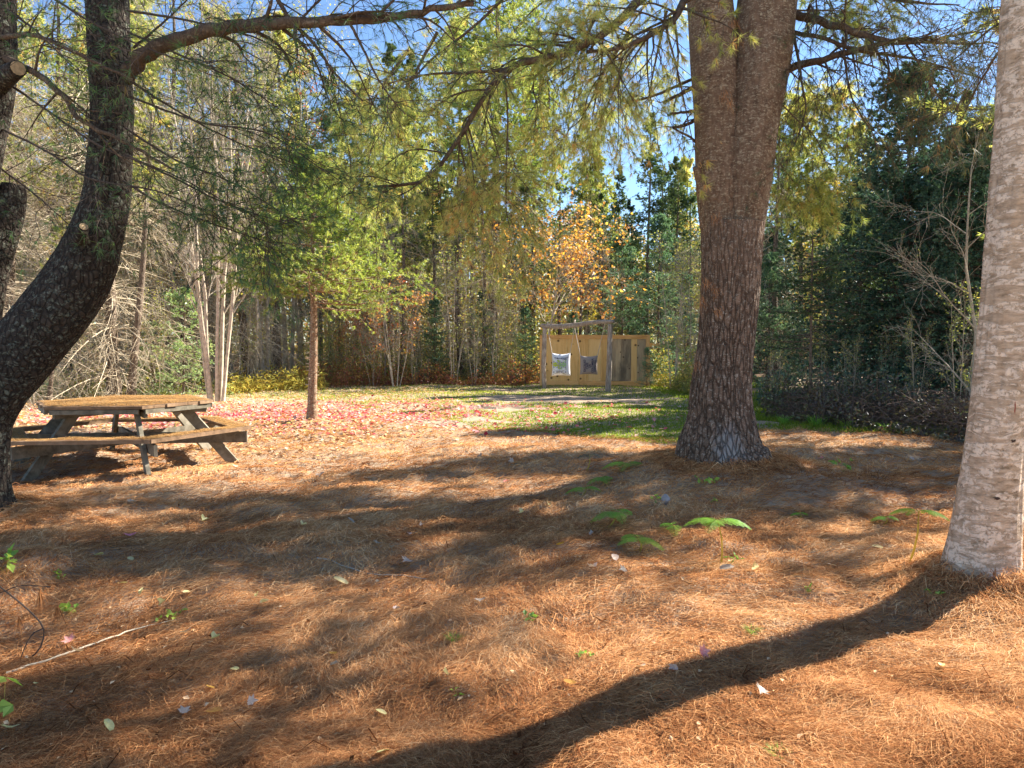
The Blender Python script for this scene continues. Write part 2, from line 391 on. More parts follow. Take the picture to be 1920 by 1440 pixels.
G = lambda *s: list(s)
M_ = {
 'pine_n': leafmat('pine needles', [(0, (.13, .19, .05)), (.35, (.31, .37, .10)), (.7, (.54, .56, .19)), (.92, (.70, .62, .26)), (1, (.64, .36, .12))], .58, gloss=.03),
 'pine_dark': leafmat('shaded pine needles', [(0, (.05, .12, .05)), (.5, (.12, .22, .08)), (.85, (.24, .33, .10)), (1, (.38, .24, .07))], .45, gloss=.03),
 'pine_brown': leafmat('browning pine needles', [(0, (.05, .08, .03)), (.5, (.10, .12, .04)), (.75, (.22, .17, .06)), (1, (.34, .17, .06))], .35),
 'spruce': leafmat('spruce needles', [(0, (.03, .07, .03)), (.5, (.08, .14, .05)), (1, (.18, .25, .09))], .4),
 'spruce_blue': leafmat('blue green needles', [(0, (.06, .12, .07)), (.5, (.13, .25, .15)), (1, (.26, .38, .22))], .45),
 'spruce_lit': leafmat('sunlit spruce needles', [(0, (.09, .16, .03)), (.5, (.26, .37, .07)), (1, (.54, .60, .16))], .5),  # brighter copy of the spruce needles, sunlight put into the colour
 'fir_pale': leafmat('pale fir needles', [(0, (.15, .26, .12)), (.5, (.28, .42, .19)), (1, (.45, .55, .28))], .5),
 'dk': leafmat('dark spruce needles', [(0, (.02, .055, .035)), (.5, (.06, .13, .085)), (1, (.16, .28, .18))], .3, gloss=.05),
 'orange': leafmat('orange leaves', [(0, (.24, .08, .025)), (.35, (.46, .19, .04)), (.65, (.64, .36, .07)), (1, (.68, .52, .16))], .5, 0),
 'yellow': leafmat('yellow leaves', [(0, (.20, .18, .03)), (.5, (.45, .38, .06)), (1, (.72, .56, .10))], .5, 0),
 'red': leafmat('red leaves', [(0, (.25, .04, .03)), (.5, (.50, .10, .05)), (1, (.62, .28, .16))], .5, 0),
 'redyel': leafmat('red and yellow leaves', [(0, (.30, .06, .04)), (.4, (.50, .20, .08)), (.7, (.58, .36, .1)), (1, (.4, .38, .1))], .5, 0),
 'mixed': leafmat('mixed autumn leaves', [(0, (.14, .18, .04)), (.5, (.36, .40, .09)), (.8, (.58, .52, .12)), (1, (.6, .36, .14))], .5),
 'fern': leafmat('fern fronds', [(0, (.16, .30, .07)), (.5, (.26, .46, .07)), (1, (.48, .62, .12))], .5, 0, .02),
 'fern_y': leafmat('yellowed ferns', [(0, (.30, .20, .06)), (.5, (.55, .42, .12)), (1, (.62, .62, .20))], .5, 0, 0),
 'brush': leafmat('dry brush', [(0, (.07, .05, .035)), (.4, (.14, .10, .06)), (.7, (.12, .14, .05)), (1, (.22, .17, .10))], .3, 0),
 'grass': leafmat('grass', [(0, (.11, .18, .03)), (.5, (.24, .34, .05)), (.85, (.42, .44, .09)), (1, (.58, .48, .2))], .45, 0, 0),
 'duff': leafmat('fallen pine needles', [(0, (.10, .042, .014)), (.25, (.36, .165, .055)), (.6, (.64, .36, .13)), (.85, (.78, .53, .25)), (1, (.84, .64, .36))], .12, 0, 0),
 'litter': leafmat('fallen leaves', [(0, (.40, .16, .08)), (.3, (.64, .38, .17)), (.65, (.76, .52, .29)), (.9, (.78, .56, .42)), (1, (.76, .56, .14))], .2, 0, 0),
 'litter_red': leafmat('fallen red leaves', [(0, (.50, .03, .05)), (.3, (.70, .16, .17)), (.7, (.78, .38, .35)), (1, (.80, .58, .45))], .2, 0, 0),
 'dryleaf': leafmat('dry leaf', [(0, (.32, .20, .15)), (.5, (.50, .38, .30)), (1, (.62, .50, .40))], .25, .5, .04),
 'yelleaf': leafmat('pale yellow leaf', [(0, (.5, .42, .14)), (.5, (.66, .56, .24)), (1, (.72, .64, .36))], .3, .3, .04),
 'deadwood': plain('dead branch bark', (.52, .43, .30), .9, 20, .35),
 'twigdark': plain('dark twig bark', (.085, .06, .045), .9, 20, .4),
 'greywood': plain('grey twig bark', (.40, .34, .26), .9, 20, .35),
 'brushtwig': plain('brown brush twig', (.15, .10, .075), .9, 8, .5),
 'tanbark': plain('tan stem bark', (.50, .41, .30), .9, 9, .4, .4),
 'limbbark': barkmat('limb bark', (.06, .04, .028), (.13, .085, .055), (.22, .17, .12), 30, .4, .2, bump=.4, fstr=.5),
 'bark_c': barkmat('furrowed pine bark', (.075, .045, .03), (.20, .128, .086), (.36, .26, .19), 24, .2, .34, 1.3, 30, 1.0, patch=((-.02, -.45, .30), (.30, .5, .42), (.36, .33, .30)), palecol=(.44, .37, .29), fstr=1.0, zfade=(1.6, 3.4)),
 'bark_c2': barkmat('upper pine bark', (.075, .045, .03), (.20, .125, .08), (.34, .235, .16), 24, .2, .42, 2.2, 22, .8, palecol=(.43, .35, .24), fstr=1.0, zfade=(1.6, 3.4)),
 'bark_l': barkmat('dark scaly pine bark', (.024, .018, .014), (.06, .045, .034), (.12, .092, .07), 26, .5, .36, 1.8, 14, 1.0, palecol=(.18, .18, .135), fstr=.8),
 'bark_r': barkmat('smooth pale bark', (.13, .09, .045), (.50, .355, .235), (.76, .58, .42), 9, .8, .56, 3.0, 6.5, .8, palecol=(.80, .63, .47), fstr=.15, hz=3.0),
 'bark_far': barkmat('rough conifer bark', (.09, .065, .048), (.19, .14, .10), (.32, .25, .19), 20, .3, .2, bump=.5, fstr=.7),
 'bark_sp': barkmat('reddish spruce bark', (.16, .09, .055), (.30, .18, .11), (.48, .36, .24), 30, .6, .35, 1.5, 20, .6, palecol=(.5, .42, .3), fstr=.5),
 'table': woodmat('weathered table wood', [(.3, (.07, .058, .04)), (.5, (.18, .155, .11)), (.75, (.33, .29, .22))], (1, 1, 1), 9),
 'tabletop': woodmat('needle strewn wood', [(.3, (.10, .065, .04)), (.5, (.22, .135, .075)), (.75, (.34, .22, .13))], (1, 1, 1), 12),
 'ply': woodmat('tan board', [(.3, (.58, .32, .10)), (.5, (.74, .46, .17)), (.75, (.82, .56, .25))], (6, 6, .5), 3.0, 3.2),
 'plyrail': woodmat('orange rail board', [(.3, (.60, .30, .09)), (.5, (.76, .43, .16)), (.75, (.82, .52, .22))], (1, 6, 6), 3.0, 0),
 'plygrey': woodmat('weathered grey board', [(.3, (.20, .15, .09)), (.5, (.40, .30, .18)), (.75, (.56, .42, .24))], (6, 6, .5), 3.0, 4.5, stain=(.12, .10, .07)),
 'log': woodmat('peeled grey log', [(.3, (.24, .18, .13)), (.5, (.44, .37, .30)), (.75, (.62, .54, .46))], (5, 5, 1), 5, 0),
 'cut': plain('cut wood', (.46, .31, .16), .8, 30, .35),
 'white': plain('white sack cloth', (.75, .76, .78), .75, 30, .08, .3),
 'burlap': plain('burlap', (.34, .28, .235), .95, 160, .25, .4),
 'rope': plain('pale rope', (.62, .52, .4), .9),
 'lime': plain('lime print', (.45, .55, .05), .8), 'mint': plain('pale green print', (.35, .55, .25), .8),
 'lilac': plain('lilac print', (.45, .38, .5), .8), 'ink': plain('dark ink print', (.05, .045, .09), .8), 'beige': plain('beige print', (.5, .46, .38), .8),
 'stone': plain('weathered stone', (.36, .30, .27), .9, 12, .35, .5),
}

# ------------------------------------------------------------------ ground
def ground():
    def axis(segs):
        out = []
        for a, b, st in segs: out += list(np.arange(a, b - 1e-6, st))
        return np.array(out + [segs[-1][1]])
    xs = axis([(-400, -40, 30), (-40, -16, 1.5), (-16, -7, .3), (-7, 7, .07), (7, 16, .3), (16, 40, 1.5), (40, 400, 30)])
    ys = axis([(-60, 0, 6), (0, 2, .4), (2, 11, .065), (11, 20, .12), (20, 34, .4), (34, 90, 4), (90, 600, 50)])
    X, Y = np.meshgrid(xs, ys); Z = terr(X, Y)
    V = np.stack([X, Y, Z], -1).reshape(-1, 3); nx, ny = len(xs), len(ys)
    i = np.arange(nx * ny).reshape(ny, nx)
    f = np.stack([i[:-1, :-1], i[:-1, 1:], i[1:, 1:], i[1:, :-1]], -1).reshape(-1, 4)
    m, nt = newmat("forest floor")
    co = objco(nt)
    sep = N_(nt, "ShaderNodeSeparateXYZ"); nt.links.new(co, sep.inputs[0]); x, y = sep.outputs[0], sep.outputs[1]
    n_big = noise(nt, co, .55, 4, .6); n_mid = noise(nt, co, 5, 6, .7)
    sw = noise(nt, objco(nt, (1, 1, 1)), 1.2, 2)
    st = N_(nt, "ShaderNodeTexNoise"); st.inputs['Scale'].default_value = 60; st.inputs['Detail'].default_value = 4; st.inputs['Distortion'].default_value = 2.5
    nt.links.new(objco(nt, (1, .35, 1)), st.inputs[0])
    duff = ramp(nt, st.outputs['Fac'], [(.28, (.09, .04, .014)), (.5, (.33, .16, .055)), (.72, (.56, .34, .14))])
    duff = mixc(nt, ramp(nt, n_mid, [(.3, (.5, .5, .5)), (.6, (0, 0, 0))]), duff, (.16, .075, .035))
    # grass: y between 11.5 and 27, strongest right of x=0
    gy = math_(nt, 'MULTIPLY_ADD', y, 1.0); 
    e = math_(nt, 'ADD', y, math_(nt, 'MULTIPLY', math_(nt, 'SUBTRACT', n_big, .5), 7.0))
    gx = math_(nt, 'ADD', x, math_(nt, 'MULTIPLY', math_(nt, 'SUBTRACT', n_mid, .5), 5.0))
    ge = math_(nt, 'SUBTRACT', e, math_(nt, 'MULTIPLY', math_(nt, 'MINIMUM', gx, 0.0), -1.15))   # further back on the left
    gm = ramp(nt, math_(nt, 'DIVIDE', ge, 20.0), [(.54, (0, 0, 0)), (.62, (1, 1, 1))])
    gn = noise(nt, co, 22, 5, .7)
    gcol = ramp(nt, gn, [(.3, (.11, .16, .03)), (.5, (.24, .30, .05)), (.7, (.44, .40, .12))])
    gcol = mixc(nt, ramp(nt, n_mid, [(.52, (0, 0, 0)), (.7, (.7, .7, .7))]), gcol, (.36, .27, .13))
    c = mixc(nt, gm, duff, gcol)
    # leaf litter on the left
    le = math_(nt, 'ADD', math_(nt, 'MULTIPLY', x, -1.0), math_(nt, 'MULTIPLY', math_(nt, 'SUBTRACT', n_mid, .5), 4.0))
    lm = math_(nt, 'MULTIPLY', ramp(nt, math_(nt, 'DIVIDE', le, 10.0), [(.0, (0, 0, 0)), (.12, (1, 1, 1))]), ramp(nt, math_(nt, 'DIVIDE', e, 20.0), [(.5, (0, 0, 0)), (.62, (1, 1, 1))]))
    lc = ramp(nt, noise(nt, co, 30, 4, .8), [(.3, (.30, .14, .07)), (.5, (.52, .33, .16)), (.7, (.64, .44, .26))])
    c = mixc(nt, math_(nt, 'MULTIPLY', lm, .8), c, lc)
    # sandy bare patch
    px_ = N_(nt, "ShaderNodeVectorMath", operation='LENGTH'); nt.links.new(objco(nt, (1 / 2.6, 1 / 1.6, 0), (-1.3 / 2.6, -20.5 / 1.6, 0)), px_.inputs[0])
    pm = ramp(nt, math_(nt, 'ADD', px_.outputs['Value'], math_(nt, 'MULTIPLY', n_mid, .8)), [(1.0, (1, 1, 1)), (1.35, (0, 0, 0))])
    c = mixc(nt, pm, c, (.42, .31, .21))
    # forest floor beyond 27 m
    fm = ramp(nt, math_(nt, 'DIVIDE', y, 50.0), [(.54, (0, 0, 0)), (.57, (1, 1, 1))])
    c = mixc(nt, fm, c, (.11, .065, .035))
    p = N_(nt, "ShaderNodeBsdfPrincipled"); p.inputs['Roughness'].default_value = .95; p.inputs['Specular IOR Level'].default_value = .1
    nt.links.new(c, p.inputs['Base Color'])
    b = N_(nt, "ShaderNodeBump"); b.inputs['Strength'].default_value = .7; b.inputs['Distance'].default_value = .02
    nt.links.new(math_(nt, 'ADD', st.outputs['Fac'], n_mid), b.inputs['Height']); nt.links.new(b.outputs[0], p.inputs['Normal'])
    out = N_(nt, "ShaderNodeOutputMaterial"); nt.links.new(p.outputs[0], out.inputs[0])
    o = mesh("ground", V, [f], m, smooth=True); o["kind"] = "structure"
ground()

# ------------------------------------------------------------------ needle litter, grass, leaves on the ground (beyond counting)
def visible_xy(rng, n, d0, d1, p=1.0, margin=1.1, xlo=-1e9, xhi=1e9):
    u = rng.random(n); a, b = d0 ** -p, d1 ** -p
    D = (a + (b - a) * u) ** (-1 / p)
    x = rng.uniform(-.70, .70, n) * D * margin
    k = (x > xlo) & (x < xhi)
    return x[k], D[k]

def strands(rng, mb, x, y, zoff, yaw, tilt, L, wd, tint):
    n = len(x)
    d = np.stack([np.cos(yaw) * np.cos(tilt), np.sin(yaw) * np.cos(tilt), np.sin(tilt)], -1)
    c = np.stack([x, y, terr(x, y) + zoff], -1)
    side = nrm(np.cross(d, rng.normal(size=(n, 3)) * .35 + np.array([0, 0, 1.])))
    bend = (rng.normal(size=n) * .18 * L)[:, None] * side + np.array([0, 0, 1.]) * (rng.random(n) * .1 * L)[:, None]
    s = side * (wd / 2)[:, None]; h = d * (L / 2)[:, None]
    V = np.stack([c - h - s, c - h + s, c + bend - s, c + bend + s, c + h], 1)
    i = np.arange(n)[:, None] * 5
    mb.add(V.reshape(-1, 3), f4=i + np.array([0, 1, 3, 2]), f3=i + np.array([2, 3, 4]), t=np.repeat(tint, 5))

def litter():
    rng = np.random.default_rng(5)
    mb = MB()
    for n, d0, d1, p in ((270000, 2.2, 6.5, .9), (150000, 5.5, 14.5, .6)):
        x, y = visible_xy(rng, n, d0, d1, p)
        P = np.stack([x, y, 0 * x], -1)
        k = y < 12.6 + 1.8 * vnoise(P, 2.2, 21) + .7 * np.clip(-x - 1, 0, 3) * (rng.random(len(x)) ** 2)
        k |= rng.random(len(x)) < .0
        x, y, P = x[k], y[k], P[k]
        yaw = 1.8 * vnoise(P, .9, 11) + 1.5 * vnoise(P, .25, 12) + rng.normal(size=len(x)) * .75 + .5
        tilt = np.abs(rng.normal(size=len(x))) * .14 + (rng.random(len(x)) < .02) * .6
        far = np.clip((y - 3) / 8, 0, 1)
        L = rng.uniform(.07, .14, len(x)) * (1 + .4 * far); wd = (.0015 + .0050 * far) * rng.uniform(.7, 1.5, len(x))
        clump = .5 + .5 * vnoise(P, .35, 13)
        tint = np.clip(.02 + .60 * rng.random(len(x)) ** 1.2 + .34 * clump + .13 * vnoise(P, 1.3, 15), 0, 1)
        strands(rng, mb, x, y, .002 + .028 * rng.random(len(x)) * (.3 + clump), yaw, tilt, L, wd, tint)
    x, y = visible_xy(rng, 420, 2.4, 11, .9); n = len(x)      # dark twig bits and leaf crumbs
    strands(rng, mb, x, y, .02 + .012 * rng.random(n), rng.random(n) * 6.28, rng.normal(size=n) * .08, rng.uniform(.06, .22, n), .005 * rng.uniform(.6, 1.4, n), .0 * np.ones(n))
    x, y = visible_xy(rng, 900, 2.4, 12, .8); n = len(x)
    leaves(rng, mb, np.stack([x, y, terr(x, y) + .022], -1), np.full(n, .028), .7, .7, np.where(rng.random(n) < .6, .05, .9))
    for cx, cy, ra, n in ((2.32, 8.3, .50, 9000), (2.82, 4.4, .25, 6000), (-4.35, 6.3, .22, 3000)):
        a = rng.random(n) * 6.28; rr = ra + np.abs(rng.normal(size=n)) * .22; x = cx + rr * np.cos(a); y = cy + rr * np.sin(a)
        hz = .10 * np.exp(-(rr - ra) / .10) * (.6 + .6 * vnoise(np.stack([x, y, 0 * x], -1), .18, 77))
        strands(rng, mb, x, y, .005 + hz * rng.random(n), a + math.pi + rng.normal(size=n) * .8, .15 + .5 * np.exp(-(rr - ra) / .1) * rng.random(n), rng.uniform(.07, .14, n), (.0016 + .0004 * cy) * np.ones(n), np.clip(.1 + .7 * rng.random(n), 0, 1))
    tag(mb.build("pine_needle_litter", M_['duff']), "thick carpet of fallen orange-brown pine needles across the foreground ground", "pine needles", kind="stuff")
    # grass
    mb = MB()
    x, y = visible_xy(rng, 300000, 10, 27.5, .3)
    P = np.stack([x, y, 0 * x], -1)
    edge = 12.6 + 1.8 * vnoise(P, 2.2, 21) + 1.3 * np.clip(-x, 0, 9)
    pat = vnoise(P, .8, 22) * .6 + vnoise(P, 2.5, 23) * .6
    sand = ((x - 1.3) / 2.3) ** 2 + ((y - 20.5) / 1.4) ** 2 < 1
    k = (y > edge - .6) & (pat > -.5 + .12 * (x < 0)) & ~sand & (x < 9)
    x, y = x[k], y[k]
    n = len(x); V0 = np.stack([x, y, terr(x, y)], -1)
    h = rng.uniform(.02, .055, n) * np.where((x > 4.6) & (y > 11.5), 2.2, 1)
    d = nrm(rng.normal(size=(n, 3)) * .5 + np.array([0, 0, 1.])); s = nrm(np.cross(d, rng.normal(size=(n, 3)))) * (.004 + .0003 * y)[:, None]
    V = np.stack([V0 - s, V0 + s, V0 + d * h[:, None]], 1)
    mb.add(V.reshape(-1, 3), f3=np.arange(3 * n).reshape(-1, 3), t=np.repeat(np.clip(rng.random(n) * .7 + .25 * (x < 0), 0, 1), 3))
    tag(mb.build("grass", M_['grass']), "short patchy green lawn grass in the middle of the clearing", "grass", kind="stuff")
    # leaves on the ground: pale and red
    def lf(n, d0, d1, cond, size):
        x, y = visible_xy(rng, n, d0, d1, .3); P = np.stack([x, y, 0 * x], -1); k = cond(x, y, P, rng.random(len(x)))
        x, y = x[k], y[k]; return np.stack([x, y, terr(x, y) + .012 + .02 * rng.random(len(x))], -1), size * np.ones(len(x))
    mb = MB()
    p, s = lf(52000, 9, 26.5, lambda x, y, P, r: (r < np.clip((-x - .6) / 2.6, .010, 1) * np.clip((y - 10.2 + vnoise(P, 1.5, 31)) / 4, .02, 1)), .085)
    leaves(rng, mb, p, s, .75, .82)
    tag(mb.build("leaf_litter", M_['litter']), "pale tan fallen leaves covering the left side of the clearing", "fallen leaves", kind="stuff")
    mb = MB()
    p, s = lf(80000, 12, 21, lambda x, y, P, r: (r < .55 * np.exp(-((x + 4.6) / 4.2) ** 2 - ((y - 16.0) / 2.6) ** 2) * (1 + vnoise(P, .9, 33))), .095)
    leaves(rng, mb, p, s, .85, .82)
    tag(mb.build("red_leaf_litter", M_['litter_red']), "fallen red and pink maple leaves spread round the small spruce", "fallen leaves", kind="stuff")
litter()

# ------------------------------------------------------------------ trunks
def trunk_mesh(name, pts, rad, mat, parent, origin, sides=64, M=120, lobes=0., lob_h=.6, rough=.02, seed=0, furrow=0., extra=None, sx=1.0, cap=False):
    """pts: world points, rad: radius at each; mesh verts are stored relative to origin"""
    q = catmull(np.column_stack([np.array(pts, float), rad]), M)
    P = q[:, :3]; r = q[:, 3]
    T = nrm(np.gradient(P, axis=0)); a = nrm(np.cross(T, np.array([0, 1., 0]))); a = nrm(a); b = np.cross(a, T)
    ang = np.linspace(0, 2 * math.pi, sides, endpoint=False)
    hgt = np.concatenate([[0], np.cumsum(np.linalg.norm(np.diff(P, axis=0), axis=1))])
    ca, sa = np.cos(ang), np.sin(ang)
    U = np.stack([np.broadcast_to(ca * 1.5, (M, sides)), np.broadcast_to(sa * 1.5, (M, sides)), np.broadcast_to(hgt[:, None], (M, sides))], -1)
    k = 1 + rough * 2.2 * vnoise(U, .8, seed) + rough * vnoise(U, .25, seed + 1)
    if lobes:
        k = k + lobes * np.exp(-hgt / lob_h)[:, None] * (.5 + .5 * np.cos(5 * ang + 1.2 * vnoise(U, .9, seed + 2)))
    if furrow:
        W = U * np.array([1, 1, .22])
        k = k + furrow * (np.abs(vnoise(W, .11, seed + 3)) * 1.2 - .35) * (.55 + .45 * np.exp(-hgt / 2.5))[:, None] + furrow * .5 * vnoise(U, .06, seed + 4)
    if extra is not None: k = k * extra(U, ang, hgt)
    V = P[:, None] + (r[:, None] * k)[..., None] * (a[:, None] * ca[None, :, None] * sx + b[:, None] * sa[None, :, None])
    V = V.reshape(-1, 3) - origin
    i = np.arange(M * sides).reshape(M, sides); i0, i1 = i[:-1], i[1:]
    f = np.stack([i0, np.roll(i0, -1, 1), np.roll(i1, -1, 1), i1], -1).reshape(-1, 4)
    fs = [f]
    if cap:
        V = np.vstack([V, P[-1] - origin]); c = len(V) - 1; l = i[-1]
        fs.append(np.stack([l, np.roll(l, -1), np.full(sides, c)], -1))
    return mesh(name, V, fs, mat, parent, smooth=True)

def limb(rng, root, pts, r0, r1, nmat, wmat=None, sides=10, nb=14, bl=.7, tw=5, tl=.28, k=16, L=.10, wd=.0032, up=0., droop=.25, t0=.15, dens=3, name='limb', spread=.55, bare=False, ang=55, flat=.5, tt=None, M=26):
    o = np.array(root.location)
    P = catmull(pts, M)[None]; P = P + rng.normal(size=P.shape) * r0 * .12; Rr = np.linspace(r0, r1, M)[None]
    mb = MB(); tubes(mb, P - o, Rr, sides)
    C1, R1, L1 = kids(rng, P, np.maximum(Rr, .008), nb, t0, 1., bl, ang, up=up, M=8, droop=droop, rf=.45, wig=.14, flat=flat)
    R1 = np.minimum(R1, .016); R1 = np.maximum(R1, .0028)
    tubes(mb, C1 - o, R1, 4)
    C2, R2, L2 = kids(rng, C1, R1, tw, .2, 1., tl, 45, up=up * .6, M=5, droop=droop * .6, rf=.7, wig=.12)
    R2 = np.clip(R2, .0018, .005); tubes(mb, C2 - o, R2, 3)
    w = mb.build(name, wmat or M_['limbbark'], root, smooth=True)
    if not bare:
        nb_ = MB()
        for CC, t_lo, dn in ((C2, .45, dens), (C1, .75, 2)):
            t = rng.uniform(t_lo, 1.0, (len(CC), dn)); t[:, 0] = .98
            p, tan = interp_poly(CC, t); p = p.reshape(-1, 3) - o; tan = tan.reshape(-1, 3)
            tin = None
            if tt is not None: tin = np.clip(rng.normal(tt, .22, len(p)), 0, 1)
            needles(rng, nb_, p, tan, k, L, wd, spread, tin, grav=.12)
        nb_.build('needles', nmat, w)
    return w

def px3(*pts): return [at(*p) for p in pts]

# ---- the great double-stemmed pine in the middle
def central():
    rng = np.random.default_rng(11)
    D = 8.3; b = foot(1352, D); b[2] -= .15
    root = empty("white_pine", b, "massive double-stemmed pine with furrowed reddish bark on a needle mound", "tree")
    s = D / F
    # lower bole, px centre / half width by height
    rows = [(880, 1352, 92), (862, 1352, 88), (835, 1350, 76), (790, 1352, 63), (740, 1352, 56), (690, 1356, 53), (640, 1362, 51), (560, 1369, 52), (480, 1372, 54), (420, 1374, 57)]
    pts = [at(cx, y, D) for y, cx, hw in rows]; pts[0][2] -= .12
    rad = [hw * s for y, cx, hw in rows]
    trunk_mesh("trunk", pts, rad, M_['bark_c'], root, b, 160, 260, .20, .30, .012, 3, .05)
    # two stems above
    rows = [(560, 1362, 18), (490, 1358, 33), (420, 1353, 40), (330, 1347, 42), (200, 1342, 41), (100, 1336, 42), (0, 1330, 40), (-200, 1310, 38), (-500, 1280, 32), (-900, 1260, 22), (-1300, 1250, 12)]
    trunk_mesh("stem", [at(cx, y, D + .02) for y, cx, hw in rows], [hw * s for y, cx, hw in rows], M_['bark_c2'], root, b, 72, 160, 0, 1, .02, 5, .02)
    rows = [(570, 1378, 18), (500, 1386, 33), (420, 1393, 39), (330, 1402, 45), (230, 1412, 47), (100, 1430, 51), (0, 1438, 52), (-200, 1470, 48), (-500, 1520, 40), (-900, 1560, 28), (-1300, 1570, 16)]
    trunk_mesh("stem", [at(cx, y, D - .03) for y, cx, hw in rows], [hw * s for y, cx, hw in rows], M_['bark_c2'], root, b, 72, 160, 0, 1, .02, 6, .02)
    # broken stub branch on the left flank
    st = trunk_mesh("stub_branch", px3((1335, 400, 8.4), (1322, 370, 8.3), (1312, 340, 8.25), (1305, 312, 8.2)), [.085, .065, .045, .04], M_['bark_c2'], root, b, 20, 24, cap=True)
    st2 = trunk_mesh("stub_branch", px3((1312, 315, 8.2), (1330, 290, 8.15), (1352, 268, 8.1)), [.022, .018, .014], M_['limbbark'], root, b, 10, 12, cap=True)
    for (x, y, r) in ((1352, 267, .02), (1311, 310, .03)):
        mb = MB(); c = at(x, y, 8.09) - b; tubes(mb, np.array([[c, c + np.array([.01, -.012, .004])]]), np.array([[r, r * .9]]), 10); mb.add([c + np.array([.01, -.014, .004])] , t=.5)
        mb.build("cut_face", M_['cut'], root)
    g = M_['pine_n']
    # the long drooping limb that crosses the view
    limb(rng, root, px3((1330, -160, 8.6), (1260, -60, 8.0), (1185, 15, 7.6), (1120, 70, 7.4), (1040, 105, 7.2), (950, 130, 7.1), (905, 185, 7.0), (870, 245, 7.0), (842, 285, 7.0), (820, 318, 7.0), (780, 345, 7.0), (700, 352, 7.05)), .062, .012, g, nb=28, bl=.75, tw=8, dens=4, t0=.42, k=16, wd=.004, tt=.55, droop=.35)
    limb(rng, root, px3((950, 130, 7.1), (880, 136, 7.3), (800, 140, 7.5), (720, 158, 7.7)), .018, .006, g, nb=14, bl=.55, tw=6, k=16, tt=.6, dens=4, droop=.35)
    limb(rng, root, px3((945, 140, 7.1), (952, 210, 7.05), (950, 300, 7.0), (950, 400, 6.95), (965, 445, 6.95)), .009, .004, g, nb=16, bl=.32, tw=5, k=20, tt=.7, dens=5, t0=.35, droop=.5)
    limb(rng, root, px3((873, 245, 7.0), (885, 300, 6.95), (890, 350, 6.9), (905, 400, 6.9)), .008, .003, g, nb=12, bl=.32, tw=5, k=18, tt=.7, dens=4, droop=.5)
    limb(rng, root, px3((1330, -100, 8.6), (1290, -10, 8.0), (1262, 38, 7.7), (1215, 66, 7.5), (1160, 90, 7.4), (1100, 96, 7.3)), .06, .012, g, nb=24, bl=.8, tw=9, dens=4, tt=.6, k=18, wd=.0042, t0=.45, droop=.3)
    limb(rng, root, px3((1130, 50, 7.6), (1125, 140, 7.5), (1095, 215, 7.5), (1065, 245, 7.5)), .012, .004, g, nb=10, bl=.5, tw=5, k=14, tt=.7)
    for pts in (((1300, -40, 8.9), (1180, -20, 9.2), (1040, -30, 9.6), (900, 20, 10.0)),
                ((1300, -150, 9.5), (1150, -60, 10.2), (1010, 10, 10.5), (930, 110, 10.6), (900, 200, 10.6)),
                ((1310, -60, 9.4), (1220, 0, 10.4), (1160, 90, 10.9), (1150, 170, 11.1)),
                ((1000, -60, 9.4), (900, 40, 9.7), (800, 120, 9.8), (730, 210, 9.8), (690, 290, 9.7)),
                ((820, 60, 9.5), (760, 170, 9.5), (700, 260, 9.5), (660, 320, 9.5)),
                ((1060, 30, 8.6), (1020, 110, 8.8), (1010, 190, 9.0), (1000, 260, 9.0)),
                ((1120, 20, 9.2), (1090, 100, 9.4), (1075, 190, 9.5), (1060, 270, 9.5)), ((1250, 20, 10.2), (1230, 110, 10.4), (1215, 190, 10.5)),
                
                ((760, 100, 10.5), (700, 190, 10.5), (660, 290, 10.5)), ((1180, 60, 8.6), (1130, 140, 8.7), (1110, 220, 8.8))):
        limb(rng, root, px3(*pts), .022, .006, g, nb=16, bl=.75, tw=8, dens=3, tt=.52, k=16, wd=.0045, L=.12, droop=.3)
    # dead snapped limbs on the left side
    for pts, r in ((((1320, 140, 8.6), (1260, 165, 8.4), (1210, 185, 8.3), (1176, 191, 8.2)), .02), (((1318, 152, 8.5), (1280, 175, 8.4), (1244, 192, 8.3)), .028),
                   (((1315, 205, 8.5), (1285, 210, 8.4), (1256, 213, 8.3)), .02), (((1320, 215, 8.5), (1290, 232, 8.4), (1262, 240, 8.3)), .024), (((1318, 290, 8.45), (1300, 262, 8.35), (1262, 240, 8.3)), .018)):
        limb(rng, root, px3(*pts), r, r * .55, g, nb=3, bl=.3, tw=2, bare=True, name='dead_limb', M=10, droop=.1)
    # right side: dark sparse limbs
    br = M_['pine_brown']
    for pts, r in ((((1470, 130, 8.6), (1540, 112, 8.2), (1600, 96, 8.0), (1680, 78, 7.8), (1790, 66, 7.7), (1850, 52, 7.7)), .045),
                   (((1480, 25, 8.5), (1540, 40, 8.2), (1600, 60, 8.0), (1680, 78, 7.8), (1760, 80, 7.7), (1870, 82, 7.6)), .05),
                   (((1478, 60, 8.5), (1540, 70, 8.2), (1610, 95, 8.0), (1700, 108, 7.9), (1800, 135, 7.8), (1850, 150, 7.8)), .026),
                   (((1484, 45, 8.5), (1495, 100, 8.2), (1504, 160, 8.1), (1511, 200, 8.1), (1500, 245, 8.1), (1488, 275, 8.1)), .02),
                   (((1580, 70, 8.1), (1588, 140, 8.0), (1600, 190, 8.0), (1630, 240, 8.0)), .013),
                   (((1700, 85, 7.8), (1730, 130, 7.7), (1752, 170, 7.7), (1770, 195, 7.7)), .012),
                   (((1480, -60, 8.6), (1560, -30, 8.4), (1680, 0, 8.2), (1800, 10, 8.0)), .04)):
        limb(rng, root, px3(*pts), r, .006, br, nb=18, bl=.6, tw=6, dens=2, tt=.4, k=12, droop=.35, t0=.1)
